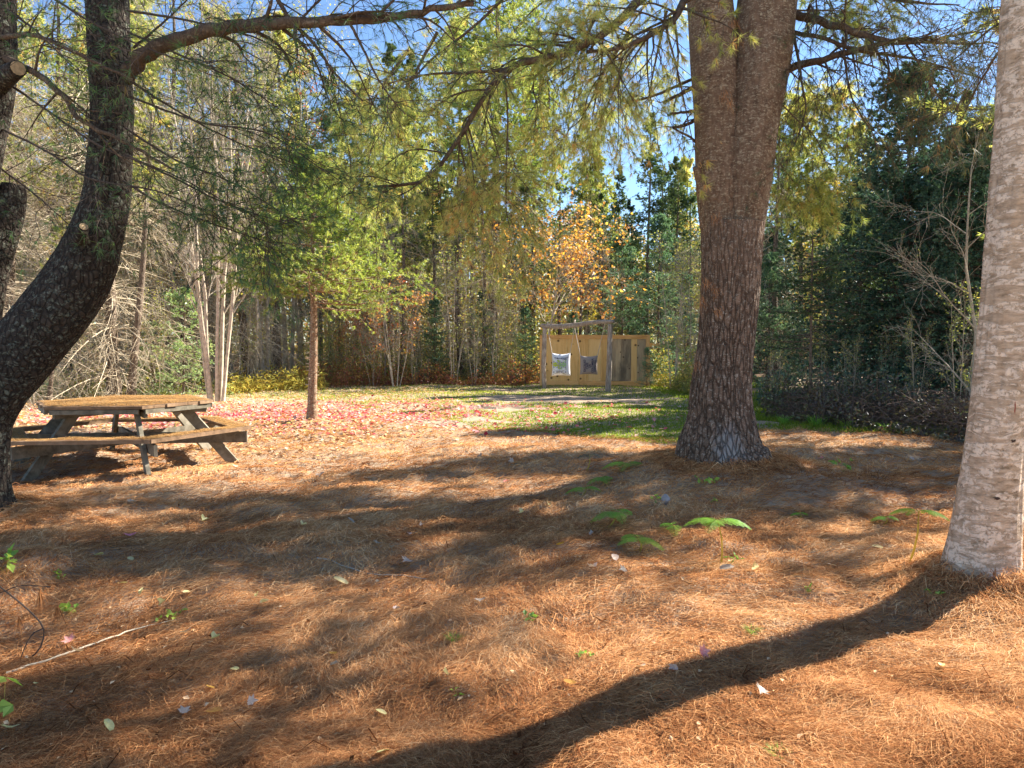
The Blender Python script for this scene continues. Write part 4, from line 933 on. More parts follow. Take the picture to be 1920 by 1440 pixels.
    Bl = conifer(214, 6.4, 1.6, 110, 'spruce_blue', zb=.05, droop=.05, up=.25, k=9, L=.09, wd=.02, nf=4, ns=10, r0=.05, name='young_pine', prof=.75)
    gy = "young blue-green pines behind the board wall"
    place(Bl, 1234, 28.2, "blue-green young pine with a long pale leader right of the board wall", gy, first=True)
    place(Bl, 1165, 29.2, "blue-green young pine behind the board wall's middle", gy, s=.9)
    place(Bl, 1075, 29.0, "blue-green young pine behind the board wall's left part", gy, s=.42)
    place(Bl, 1285, 26.5, "blue-green young pine tight to the great trunk's left edge", gy, s=.62)
    place(Bl, 1440, 21.5, "bright young pine peeking out right of the great trunk", gy, s=.62)
    place(Bl, 1213, 26.0, "low blue-green pine seedling at the board wall's right end", gy, s=.22)
    place(Bl, 985, 27.8, "small green pine left of the board wall", gy, s=.45)
    place(Bl, 815, 27.6, "small blue-green pine among the shrubs left of centre", gy, s=.5)
    place(Bl, 905, 28.6, "dark green young pine under the broad fir", gy, s=.55)
    # ---- shrubs and saplings at the back edge
    Sh = broadleaf(215, 3.4, 1.0, 'redyel', nleaf=1.2, lsize=.10, n1=8, n2=6, n3=4, stems=4, stem_sp=.25, r0=.022, t0=.25, ang=40, name='maple_sapling', cat='shrub')
    place(Sh, 742, 26.0, "maple sapling with pink and yellow leaves right of the small spruce", first=True, s=1.1)
    place(Sh, 700, 27.0, "sparse maple sapling behind the small spruce's trunk", s=.8)
    place(Sh, 645, 27.5, "thin reddish sapling just right of the small spruce trunk", s=.7)
    Sy = broadleaf(216, 5.2, 1.1, 'mixed', nleaf=1.0, lsize=.09, n1=12, n2=6, n3=4, stems=3, stem_sp=.22, r0=.03, t0=.2, ang=35, name='green_sapling', cat='shrub')
    gsy = "leafy yellow-green saplings along the back edge"
    for i, (px, D, s, l) in enumerate(((850, 27.3, 1.0, "tall yellow-green sapling in the middle of the back edge"), (800, 28, .7, "yellow-green sapling left of the tall middle one"), (890, 27.0, .6, "low yellow-green sapling below the broad fir"), (1262, 25.0, .95, "yellow-green sapling between the board wall and the great trunk"), (1292, 23.5, .8, "yellow-leaved sapling touching the great trunk's left edge"),
                                       (160, 21.5, .45, "low bright green sapling behind the picnic table"), (60, 18.5, .4, "low bright green bush at the foot of the bowed pine"), (110, 20.0, .36, "small bright green bush behind the table's left corner"), (1600, 15.2, .3, "low leafy shrub in shade under the young slender spruce"), (1450, 17.5, .3, "low leafy shrub at the great trunk's right side"),
                                       (1720, 14.5, .36, "leafy shrub in shade at the dark spruces' foot"), (1800, 13.2, .45, "leafy shrub beside the smooth trunk"), (1540, 17, .33, "leafy shrub behind the grass tufts at right"), (1660, 16, .33, "leafy shrub under the big dark spruce"), (30, 22, .8, "yellow-green sapling at the far left"), (670, 28, .8, "yellow-green sapling right of the small spruce's trunk"), (960, 28, .75, "yellow-green sapling at the board wall's left"), (775, 27.2, .5, "low green sapling right of the pink-leaved maple sapling"), (925, 28.4, 1.0, "yellow-green sapling in front of the broad fir's trunk"), (300, 21.8, .6, "yellow-green sapling behind the fir saplings"), (460, 25, .8, "yellow-green sapling above the yellow ferns"))):
        place(Sy, px, D, l, gsy, s=s, first=i == 0)
    Ye = broadleaf(217, 6.6, 1.3, 'yellow', nleaf=1.3, lsize=.11, n1=10, n2=6, n3=5, r0=.05, t0=.62, ang=35, name='yellow_birch', leafz=(4.4, 99))
    place(Ye, 1545, 23.5, "small tree with a clump of bright yellow leaves right of the great trunk", first=True)
    place(Ye, 1110, 29.5, "low yellow leaves peeping over the board wall", s=.48)
    Gr = broadleaf(218, 6.0, 2.1, 'mixed', nleaf=0, n1=12, n2=8, n3=6, r0=.05, t0=.12, ang=50, up=.15, bark='greywood', name='bare_shrub', cat='shrub')
    place(Gr, 1822, 13.0, "bare grey-twigged shrub in front of the dark spruces beside the smooth trunk", first=True, s=.9)
    place(Gr, 722, 28.3, "silvery dead-twigged tree left of the centre", s=1.05)
    place(Gr, 925, 27.6, "bare-twigged shrub leaning by the broad fir's trunk", s=.6)
    place(Gr, 1140, 28.2, "bare-twigged shrub behind the board wall", s=.8)
    # ---- trees beyond the right edge that shade the ground
    gr = "pines beyond the right edge of the photo"
    o = conifer(220, 12, 2.35, 90, 'pine_n', zb=.26, droop=.05, up=.22, k=10, L=.16, wd=.03, nf=4, ns=13, r0=.2, name='shade_pine', prof=.38)
    place(o, 2180, 13.2, "pine standing out of view to the right, tallest and nearest of its row", gr, first=True, s=1.4)
    place(o, 2330, 14.5, "pine standing out of view to the right, behind the nearest", gr, s=.8)
    place(o, 2125, 11.2, "pine standing just out of view behind the smooth trunk", gr, s=.72)
forest()

# ------------------------------------------------------------------ distant woods, one mass
def distant():
    rng = np.random.default_rng(77)
    mbt = MB(); n = 330
    D = rng.uniform(42, 78, n); x = rng.uniform(-.85, .95, n) * D
    H = rng.uniform(10, 15, n) * np.where((x / D > -.08), .80, 1.0)
    z = np.linspace(0, 1, 5)
    P = np.stack([x[:, None] + 0 * z, D[:, None] + 0 * z, H[:, None] * z], -1)
    tubes(mbt, P, np.linspace(1, .2, 5)[None] * .12 * rng.uniform(.6, 1.3, (n, 1)), 4, t=.1)
    k = 420
    t = rng.random((n, k)) ** .8 * .93 + .07; a = rng.random((n, k)) * 6.28
    r = (1 - t) ** .7 * 2.4 * rng.uniform(.3, 1, (n, k)) + .1
    q = np.stack([x[:, None] + r * np.cos(a), D[:, None] + r * np.sin(a), H[:, None] * t - r * .25], -1).reshape(-1, 3)
    d = np.stack([np.cos(a), np.sin(a), -.2 + 0 * a], -1).reshape(-1, 3)
    mb = MB(); needles(rng, mb, q, d, 3, .38, .12, .6, np.repeat(rng.random(n), k))
    o = mbt.build("distant_woods", M_['bark_far']); 
    # crowns share the object
    for_mesh = mb
    c = for_mesh.build("crown", M_['mixed'], o)
    tag(o, "far woods seen through the gaps between the nearer trees", "woods", kind="stuff")
distant()

# ------------------------------------------------------------------ undergrowth (beyond counting)
def undergrowth():
    rng = np.random.default_rng(88)
    def edge(px): return np.interp(px, [-100, 300, 560, 700, 980, 1000, 1240, 1290, 1420, 1500, 1850, 2100], [20.5, 22.5, 25.5, 27, 27.2, 28.4, 28.4, 24, 17.5, 14.8, 12.6, 12])
    def band(n, a, b, d0, d1, hmax, size, mat, name, label, dens=None, up=1., asp=.6, ns=1.1):
        mb = MB(); px = rng.uniform(a, b, n); D = edge(px) + rng.uniform(d0, d1, n); x = (px - 960) / F * D
        P = np.stack([x, D, 0 * x], -1); c = .5 + .32 * vnoise(P, ns, 41) + .25 * vnoise(P, ns * .4, 42)
        hh = hmax * np.clip(2.6 * c - .75, .06, 1.35) * rng.random(n)
        q = np.stack([x, D, terr(x, D) + hh], -1)
        leaves(rng, mb, q, np.full(n, size), asp, .2)
        # thin stalks
        m = n // 8; q0 = q[:m].copy(); q0[:, 2] = terr(q0[:, 0], q0[:, 1]); q1 = q[:m] + rng.normal(size=(m, 3)) * .1
        mid = (q0 + q1) / 2 + rng.normal(size=(m, 3)) * .05
        tubes(mb, np.stack([q0, mid, q1], 1), np.full((m, 3), .004), 3, t=.2)
        tag(mb.build(name, M_[mat]), label, "undergrowth", kind="stuff")
    band(9000, 560, 1010, -.5, 1.6, .8, .09, 'redyel', "undergrowth", "reddish-brown undergrowth under the trees along the back edge")
    band(15000, 560, 1010, .3, 3.5, 2.3, .09, 'mixed', "undergrowth", "green leafy undergrowth among the shrubs left of the board wall")
    band(5500, 0, 420, -1.0, 1.5, .9, .10, 'mixed', "undergrowth", "yellow-green undergrowth behind the picnic table")
    band(3200, 420, 610, -1.8, .6, .62, .20, 'fern_y', "yellow_ferns", "yellow ferns at the wood's edge left of the small spruce", asp=.16, ns=.55)
    band(5000, 1225, 1300, -2.0, 1.5, 1.1, .09, 'mixed', "undergrowth", "yellowing undergrowth between the board wall and the great trunk")
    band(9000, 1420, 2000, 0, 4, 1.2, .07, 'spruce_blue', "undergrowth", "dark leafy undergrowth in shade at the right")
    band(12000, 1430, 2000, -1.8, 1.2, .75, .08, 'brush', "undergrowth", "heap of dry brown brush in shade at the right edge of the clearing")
    # dead fine brushwood
    mb = MB(); n = 1500; px = rng.uniform(1470, 1900, n); D = edge(px) + rng.uniform(-1.5, 1.0, n); x = (px - 960) / F * D
    c = np.stack([x, D, terr(x, D) + rng.uniform(.02, .65, n) * (.4 + .6 * rng.random(n))], -1); d = nrm(rng.normal(size=(n, 3)) * np.array([1, 1, .5])); L = rng.uniform(.15, .5, n)[:, None]
    tubes(mb, np.stack([c - d * L, c + rng.normal(size=(n, 3)) * .05, c + d * L], 1), np.tile([.006, .005, .002], (n, 1)), 3)
    tag(mb.build("brushwood", M_['brushtwig']), "tangle of fine dead branches piled in shade at the right", "brush pile", kind="stuff")
undergrowth()

# ------------------------------------------------------------------ hexagonal picnic table
def table():
    c = np.array([-4.92, 9.50, 0]); c[2] = tz(c[0], c[1]); th = R(6)
    root = empty("picnic_table", c, "weathered grey hexagonal picnic table covered in pine needles under the bowed pine", "picnic table")
    def cor(r, k, z=0.): a = th + k * math.pi / 3; return np.array([r * math.cos(a), r * math.sin(a), z])
    W = M_['table']
    # top: planks clipped to the hexagon
    mb = MB(); mt = MB(); r = 1.08; ap = r * math.cos(math.pi / 6)
    u = np.array([math.cos(th), math.sin(th), 0]); v = np.array([-u[1], u[0], 0])
    n = 13; wd = 2 * ap / n; rng = random.Random(4)
    for i in range(n):
        a0 = -ap + i * wd + .004; a1 = a0 + wd - .008
        e0 = r - abs(a0) / math.tan(math.pi / 3); e1 = r - abs(a1) / math.tan(math.pi / 3); j = rng.uniform(-.01, .015)
        poly = [u * (-e0 - j) + v * a0, u * (e0 + j) + v * a0, u * (e1 + j) + v * a1, u * (-e1 - j) + v * a1]
        mb.prism([(p[0], p[1]) for p in poly],   .780, .815 + rng.uniform(-.002, .002), t=rng.random())
    mb.build("tabletop", M_['tabletop'], root)
    mb = MB()
    for k in range(6): mb.beam(cor(1.03, k + .03, .747), cor(1.03, k + .97, .747), .038, .052, t=rng.random())
    mb.build("table_apron", W, root)
    # benches
    for k in range(6):
        mb = MB(); mt = MB()
        for j, (ra, rb) in enumerate(((1.255, 1.40), (1.41, 1.545))):
            p = [cor(ra, k), cor(rb, k), cor(rb, k + 1), cor(ra, k + 1)]
            g = nrm(p[2] - p[1]) * .004
            p = [p[0] + g, p[1] + g, p[2] - g, p[3] - g]
            mb.prism([(q[0], q[1]) for q in p], .43, .47 + .002 * j, t=rng.random())
        mb.build("bench", M_['tabletop'] , root)
    # joists through the corners, legs
    for k in range(3):
        mb = MB(); a, b = cor(1.50, k), cor(-1.50, k); side = nrm(np.cross(a, [0, 0, 1.])) * .055
        a[2] = b[2] = .34 - .001 * k; z = np.array([0, 0, .0])
        mb.beam(a + side, b + side, .04, .14 - .004 * k, t=rng.random()); mb.build("cross_joist", W, root)
        mb = MB(); a2, b2 = cor(1.0, k, .70 + .001 * k), cor(-1.0, k, .70 + .001 * k); mb.beam(a2 + side * .9, b2 + side * .9, .04, .066, t=rng.random()); mb.build("top_joist", W, root)
    for k in range(6):
        a, b = cor(1.34, k, -.03), cor(.66, k, .77); a[2] = tz(c[0] + a[0], c[1] + a[1]) - c[2] - .03
        out = nrm(cor(1, k)); mb = MB(); up = np.cross(nrm(b - a), np.cross(out, [0, 0, 1.]))
        mb.beam(a, b, .045, .125, up=up, t=rng.random()); l = mb.build("leg", W, root)
        m2 = MB(); cc = a + (b - a) * .46; sd = nrm(np.cross(out, [0, 0, 1.]))
        for s_ in (-1, 1):
            tubes(m2, np.array([[cc + sd * .024 * s_ + np.array([0, 0, .0]), cc + sd * .034 * s_]]), np.array([[.013, .012]]), 8)
        m2.build("bolt", M_['greywood'], l)
    # needles lying on top and benches
    rng = np.random.default_rng(66); mb = MB()
    n = 45000; x = rng.uniform(-1.55, 1.55, n); y = rng.uniform(-1.55, 1.55, n)
    def hexr(x, y):
        a = np.arctan2(y, x) - th; a = (a + math.pi / 6) % (math.pi / 3) - math.pi / 6; a = (np.arctan2(y, x) - th) % (math.pi / 3) - math.pi / 6
        return np.hypot(x, y) * np.cos(a) / math.cos(math.pi / 6)
    h = hexr(x, y); k = (h < 1.03) | ((h > 1.27) & (h < 1.52)); x, y, h = x[k], y[k], h[k]
    zz = np.where(h < 1.1, .818, .474) + rng.random(len(x)) * .014 * (1 + vnoise(np.stack([x, y, 0 * x], -1), .3, 5))
    m = len(x); yaw = rng.random(m) * 6.28; d = np.stack([np.cos(yaw), np.sin(yaw), 0 * yaw + .03 * rng.normal(size=m)], -1); L = rng.uniform(.05, .1, m)[:, None]
    p = np.stack([x, y, zz], -1) + c; s = np.cross(d, [0, 0, 1.]) * .003
    mb.add(np.stack([p - d * L / 2 - s, p - d * L / 2 + s, p + d * L / 2], 1).reshape(-1, 3), f3=np.arange(3 * m).reshape(-1, 3), t=np.repeat(.15 + .6 * rng.random(m), 3))
    tag(mb.build("table_needles", M_['duff']), "fallen pine needles lying on the picnic table and its benches", "pine needles", kind="stuff")
table()

# ------------------------------------------------------------------ log frame, hanging sacks, board wall
def log(name, pts, rad, parent, org, seed):
    return trunk_mesh(name, pts, rad, M_['log'], parent, org, 20, 40, rough=.06, seed=seed, cap=True)
def frame():
    l = foot(1021, 25.4); r = foot(1142, 23.4)
    root = empty("log_frame", (l + r) / 2, "rustic grey log frame with a crooked crossbeam in front of the board wall", "log frame"); o = (l + r) / 2
    log("post", [l + [0, 0, -.1], l + [-.03, 0, .7], l + [-.01, 0, 1.4], l + [0, 0, 2.06]], [.075, .08, .075, .07], root, o, 51)
    log("post", [r + [-.03, 0, -.1], r + [0, 0, .7], r + [.02, 0, 1.4], r + [.03, 0, 2.12]], [.088, .08, .078, .07], root, o, 52)
    d = r - l; zt = [2.12, 2.08, 2.12, 2.19, 2.20]
    log("crossbeam", [l + d * t + [0, 0, z] for t, z in zip((-.05, .25, .5, .8, 1.06), zt)], [.075, .082, .072, .07, .06], root, o, 53)
    def topat(px):
        t = (px - 1021) / (1142 - 1021); return l + d * t + np.array([0, 0, 2.05 + .06 * max(0, t)])
    def sack(name, cx, cy, D, w_, h_, T, mat, label, ropes, rz=0.):
        c = at(cx, cy, D); rt = empty(name, c, label, "sack")
        n = 22; u, v = np.meshgrid(np.linspace(-1, 1, n), np.linspace(-1, 1, n))
        def surf(u, v, side):
            x = w_ / 2 * u * (1 - .06 * (1 - v * v)); z = h_ / 2 * v * (1 - .09 * (1 - u * u) * (1 if 1 else 0)) + .02 * h_ * u * u
            P = np.stack([u, v, np.zeros_like(u)], -1)
            th_ = T * ((1 - u ** 4) * (1 - v ** 4)) ** .55 * (1 + .12 * vnoise(P, .45, 61)) + .006
            y = -side * th_
            cz, sz_ = math.cos(rz), math.sin(rz)
            return np.stack([x * cz - y * sz_, x * sz_ + y * cz, z], -1)
        A, B = surf(u, v, 1), surf(u, v, -1); i = np.arange(n * n).reshape(n, n)
        f = np.stack([i[:-1, :-1], i[:-1, 1:], i[1:, 1:], i[1:, :-1]], -1).reshape(-1, 4)
        ring = np.concatenate([i[0, :], i[1:, -1], i[-1, -2::-1], i[-2:0:-1, 0]]); N2 = n * n; rn_ = np.roll(ring, -1)
        side = np.stack([ring, ring + N2, rn_ + N2, rn_], -1)
        body = mesh("sack_body", np.vstack([A.reshape(-1, 3), B.reshape(-1, 3)]), [f, f[:, ::-1] + N2, side], mat, rt, smooth=True)
        for (px, py, sx) in ropes:
            mb = MB(); a = surf(np.array(sx * .96), np.array(.97), 1); a = a; b = topat(px) - c; b[2] = at(px, py, D)[2] - c[2] if py > 0 else b[2]
            b = topat(px) - c
            P = np.array([[a + (b - a) * t for t in (0, .33, .66, 1)]]); tubes(mb, P, np.full((1, 4), .011), 6); mb.build("rope", M_['rope'], rt)
            mb = MB(); tubes(mb, np.array([[b + [0, 0, -.03], b + [0, -.085, .03], b + [0, -.09, .11], b + [0, 0, .2], b + [0, .09, .1], b + [0, .085, .03], b + [0, 0, -.03]]]), np.full((1, 7), .011), 6); mb.build("rope_loop", M_['rope'], rt)
        return rt, surf, c, body
    # white patterned sack
    rt, surf, c, body = sack("white_sack", 1052, 684, 24.7, .62, .76, .12, M_['white'], "stuffed white sack with a green printed pattern of rings, hung left in the log frame", ((1027, 0, -1), (1080, 0, 1)), rz=-.12)
    def decal(name, fn, mat, off):
        # fn -> list of polygons in (u,v)
        V = []; Fs3 = []
        for poly in fn:
            poly = np.array(poly); cc = poly.mean(0); k = len(poly); b = len(V)
            pts = [cc] + [cc + (p - cc) * q for q in (.5, 1.) for p in poly]
            for p in pts:
                s_ = surf(np.array(p[0]), np.array(p[1]), 1); V.append(s_ + np.array([0, -off, 0]))
            for j in range(k):
                a, b2 = b + 1 + j, b + 1 + (j + 1) % k
                Fs3 += [(b, a, b2), (a, a + k, b2 + k), (a, b2 + k, b2)]
        mesh(name, V, [np.array(Fs3)], mat, body)
    def circ(u, v, r, rv=None, n=14): rv = rv or r; return [(u + r * math.cos(a), v + rv * math.sin(a)) for a in np.linspace(0, 2 * math.pi, n, endpoint=False)]
    def rect(u0, v0, u1, v1): return [(u0, v0), (u1, v0), (u1, v1), (u0, v1)]
    asp = .62 / .76
    decal("print", [rect(-.90, -.92, .60, -.42)], M_['beige'], .004)
    decal("print", [rect(-.90, -.42, -.18, .45)], M_['lime'], .004)
    decal("print", [rect(-.14, -.42, .60, .45)], M_['mint'], .004)
    decal("print", [[(-.16, .3), (.1, .02), (-.16, -.26), (-.42, .02)]], M_['lilac'], .008)
    decal("print", [circ(u, v, .125, .125 * asp) for u in (-.80, -.42, .08, .50) for v in (-.68, -.22, .24)], M_['white'], .012)
    decal("print", [circ(u, v, .08, .08 * asp) for u in (-.80, -.42, .08, .50) for v in (-.68, -.22, .24)], M_['ink'], .016)
    decal("print", [circ(u, v, .035, .035 * asp) for u in (-.80, -.42, .08, .50) for v in (-.68, -.22, .24)], M_['white'], .020)
    decal("print", [rect(-.175, -.9, -.145, .42), rect(-.9, -.01, .6, .015)], M_['lilac'], .022)
    def text(s_, parent, u, v, size, rot, mat, surf_, off=.012, sx=1.):
        cu = bpy.data.curves.new("lettering", 'FONT'); cu.body = s_; cu.size = size; cu.align_x = 'CENTER'; cu.align_y = 'CENTER'; cu.offset = .0018
        to = bpy.data.objects.new("lettering", cu); col.objects.link(to)
        dg = bpy.context.evaluated_depsgraph_get(); me = bpy.data.meshes.new_from_object(to.evaluated_get(dg)); bpy.data.objects.remove(to)
        n = len(me.vertices); a = np.zeros(n * 3); me.vertices.foreach_get("co", a); a = a.reshape(-1, 3)
        cr, sr = math.cos(rot), math.sin(rot); X = a[:, 0] * cr * sx - a[:, 1] * sr; Z = a[:, 0] * sr * sx + a[:, 1] * cr
        hw, hh = surf_[1], surf_[2]
        U = u + X / hw; Vv = v + Z / hh
        P = surf_[0](U, Vv, 1) + np.array([0, -off, 0]); me.vertices.foreach_set("co", P.ravel().astype(np.float32)); me.update()
        me.materials.clear(); me.materials.append(mat); o_ = bpy.data.objects.new("lettering", me); col.objects.link(o_); o_.parent = parent
    text("THE", body, -.52, .60, .075, 0, M_['ink'], (surf, .31, .38))
    text("ACUEDUCTO", body, .22, .62, .066, .06, M_['ink'], (surf, .31, .38)); text("CAFE", body, .42, .50, .06, .06, M_['ink'], (surf, .31, .38))
    rt, surf2, c, body = sack("burlap_sack", 1104, 685, 24.0, .57, .62, .09, M_['burlap'], "grey-brown burlap coffee sack with sideways dark lettering, hung right in the log frame", ((1079, 0, -1), (1134, 0, 1)), rz=.03)
    for i, (s_, u) in enumerate((("EXCELSO", -.52), ("CAFE", -.22), ("DE", .08), ("COLOMBIA", .40), ("ESPECIAL", .72))):
        text(s_, body, u, -.05, .098, math.pi / 2, M_['ink'], (surf2, .285, .31))
frame()

def boardwall():
    D = 26.5; x0, x1 = (1012 - 960) / F * D, (1217 - 960) / F * D; zt = 1.5 + 17 / F * D; c = np.array([(x0 + x1) / 2, D, 0]); hw = (x1 - x0) / 2
    root = empty("board_wall", c, "low wall of tan boards with a bright rail, standing behind the log frame", "board wall")
    rng = random.Random(9)
    zb, zt = .03, zt
    def slab(name, xa, xb, za, zb_, y, th_, mat, par=root):
        mb = MB(); mb.box(((xa + xb) / 2, y, (za + zb_) / 2), (xb - xa, th_, zb_ - za), t=rng.random()); return mb.build(name, M_[mat], par)
    xs = [-hw + .09, -hw + .96, -hw + 1.36, -hw + 1.74, -hw + 2.16, -hw + 2.52, -hw + 2.70, -hw + 2.88, -hw + 3.24, -hw + 3.45, hw - .11]
    for i in range(len(xs) - 1):
        slab("plank", xs[i] + .004, xs[i + 1] - .004, zb + .16, zt - .15, 0 + .002 * (i % 2), .03, 'ply' if i < 5 or i == 8 else 'plygrey')
    slab("top_rail", -hw + .0, hw - .02, zt - .145, zt, -.012, .06, 'plyrail')
    slab("end_board", -hw, -hw + .085, zb, zt - .147, -.012, .06, 'plyrail'); slab("end_board", hw - .105, hw - .02, zb + .06, zt - .147, -.012, .06, 'plyrail')
    slab("end_return", hw - .018, hw + .022, zb, zt - .01, .16, .40, 'plyrail')
    slab("bottom_rail", -hw + .09, -hw + 1.36, zb, zb + .155, -.012, .055, 'plyrail'); slab("bottom_rail", -hw + 1.364, hw - .11, zb - .01, zb + .15, -.016, .055, 'plyrail')
    slab("brace_stub", hw + .024, hw + .40, zt - .42, zt - .30, .10, .04, 'ply')
    for px in (-hw + .05, 0, hw - .08): slab("back_post", px - .045, px + .045, -.1, zt - .05, .10, .09, 'ply')
boardwall()

# ------------------------------------------------------------------ ferns, seedlings, loose leaves, sticks near the camera
def fern(px, py, px2, py2, H, Lf, yaw, label, seed, mat='fern', fr=3):
    rng = np.random.default_rng(seed); b = gnd(px, py)
    root = empty("bracken_fern", b, label, "fern", "bracken ferns around the great pine")
    hub = at(px2, py2, b[1]) - b; hub[2] = max(hub[2], .04)
    mb = MB(); P = np.array([[hub * t + np.array([.02 * math.sin(t * 3), 0, 0]) for t in (0, .3, .6, 1)]]); tubes(mb, P, np.array([[.007, .0065, .0055, .004]]), 5)
    st = mb.build("stalk", M_['fern_y'], root)
    for j in range(fr):
        a = yaw + (0, 2.6, -2.3, 1.2, -1.1)[j]; L = Lf * (1, .95, .75, .6, .6)[j]; s = np.linspace(0, 1, 12)
        d = np.array([math.cos(a), math.sin(a), 0]); rc = hub + d * L * s[:, None] + np.array([0, 0, 1.]) * L * (.34 * s - .62 * s * s)[:, None]
        mbf = MB(); tubes(mbf, rc[None], np.full((1, 12), .0016), 3, t=.2)
        n = 13; t = np.linspace(.12, .97, n); q, tan = interp_poly(rc[None], t[None]); q = q[0]; tan = tan[0]
        up = np.array([0, 0, 1.]) ; sd = nrm(np.cross(tan, up))
        for sg in (-1, 1):
            ln = L * .42 * (1 - t) ** .7 + .008
            pd = nrm(sd * sg + tan * .45 + np.array([0, 0, -.35]) + rng.normal(size=(n, 3)) * .1)
            k = 9; tt = np.linspace(.1, 1, k)
            for sg2 in (-1, 1):
                pos = q[:, None] + pd[:, None] * (ln[:, None, None] * tt[None, :, None])
                dl = nrm(np.cross(pd, up)) * sg2; dd = nrm(dl[:, None] + pd[:, None] * .6 + rng.normal(size=(n, k, 3)) * .1)
                lw = (ln[:, None] * .34 * (1.15 - tt[None]) + .007)
                V0 = pos; V2 = pos + dd * lw[..., None] * 1.0; w_ = pd[:, None] * (ln[:, None, None] / k * .30)
                V = np.stack([V0 - w_, V0 + w_, V2 + w_ * .4, V2 - w_ * .4], 2).reshape(-1, 3)
                mbf.add(V, f4=np.arange(len(V)).reshape(-1, 4), t=np.clip(.5 + rng.normal(size=len(V)) * .15, 0, 1))
        mbf.build("frond", M_[mat], root)
fern(1352, 1062, 1345, 975, .3, .23, .1, "tall bracken fern on a long yellow stalk in front of the great pine", 1, fr=3)
fern(1268, 1000, 1262, 985, .1, .16, 2.0, "drooping pale bracken frond left of the tall-stalked one", 9, fr=2)
fern(1140, 990, 1155, 960, .1, .24, .9, "grey-green bracken fern in shade left of the great pine's mound", 2, fr=3)
fern(1200, 1035, 1195, 1008, .1, .20, -.6, "small grey-green fern at the edge of the sunlight below the shaded one", 3, fr=3)
fern(1178, 885, 1175, 868, .12, .28, .3, "bright green bracken fern at the left foot of the great pine", 4, fr=3)
fern(1130, 908, 1130, 896, .08, .20, 1.0, "low green fern in shade left of the bright one", 5, fr=3)
fern(1090, 930, 1097, 915, .06, .20, .6, "leftmost small green fern near the great pine", 6, fr=2)
fern(1655, 985, 1662, 970, .05, .13, .4, "tiny green fern tip between the great pine and the smooth trunk", 7, fr=2)
fern(1705, 1058, 1722, 958, .3, .18, -.2, "pale fern frond on a thin brown stalk beside the smooth trunk", 8, fr=2)
fern(1100, 875, 1105, 852, .12, .14, .6, "half-withered brown and green fern at the edge of the lawn", 10, mat='brush', fr=4)
fern(1495, 975, 1500, 962, .04, .08, .4, "tiny fern shoot in shade right of the great pine", 11, fr=2)

def seedling(px, py, label, seed, n=5, size=.035, h=.05, mat='fern'):
    rng = np.random.default_rng(seed); b = gnd(px, py); root = empty("seedling", b, label, "seedling", "small green seedlings in the needles")
    mb = MB(); tips = np.stack([rng.normal(size=n) * h * .7, rng.normal(size=n) * h * .7, h * rng.uniform(.5, 1.1, n)], -1)
    P = np.stack([tips * 0, tips * .5 + [0, 0, .01], tips], 1); tubes(mb, P, np.full((n, 3), .0013), 3); mb.build("stem", M_['fern_y'], root)
    mb = MB()
    for k in range(2): leaves(rng, mb, tips, np.full(n, size), .65, .5)
    mb.build("foliage", M_[mat], root)
for i, a in enumerate([(1320, 915, "round-leaved green seedling on the mound below the great pine", 6, .06, .08), (1372, 1060, "green seedling at the foot of the tall fern stalk", 6, .04, .06), (1232, 940, "dark green seedling beside the grey stone", 5, .05, .05),
     (1055, 1155, "", 0, 0, 0), (992, 1165, "green seedling in the middle of the foreground needles", 6, .04, .03), (1098, 1236, "tiny green seedling left of the lone pale leaf", 4, .03, .03), (1515, 1110, "small green seedling above the long trunk shadow", 5, .035, .03), (1748, 1130, "green seedling in the smooth trunk's shadow", 5, .03, .03),
     (315, 1165, "green seedling in the left foreground", 6, .045, .05), (130, 1155, "dark green seedling by the hanging dead needles at left", 6, .05, .05), (1900, 820, "green sprig growing beside the smooth trunk's knot", 6, .03, .05), (110, 1085, "small green seedlings on the sunlit hump at left", 7, .035, .03),
     (855, 1303, "tiny green seedling near the bottom middle", 4, .025, .025), (1340, 948, "faint seedling in shade in front of the great pine", 4, .04, .03), (12, 1075, "broad green leaves on the twig at the left edge", 7, .09, .13), (8, 1330, "green leaves at the bottom of the left edge", 7, .07, .1), (1580, 885, "low green plant where the lawn meets needles at right", 8, .07, .12)]):
    if a[2]: seedling(a[0], a[1], a[2], 500 + i, a[3], a[4], a[5])

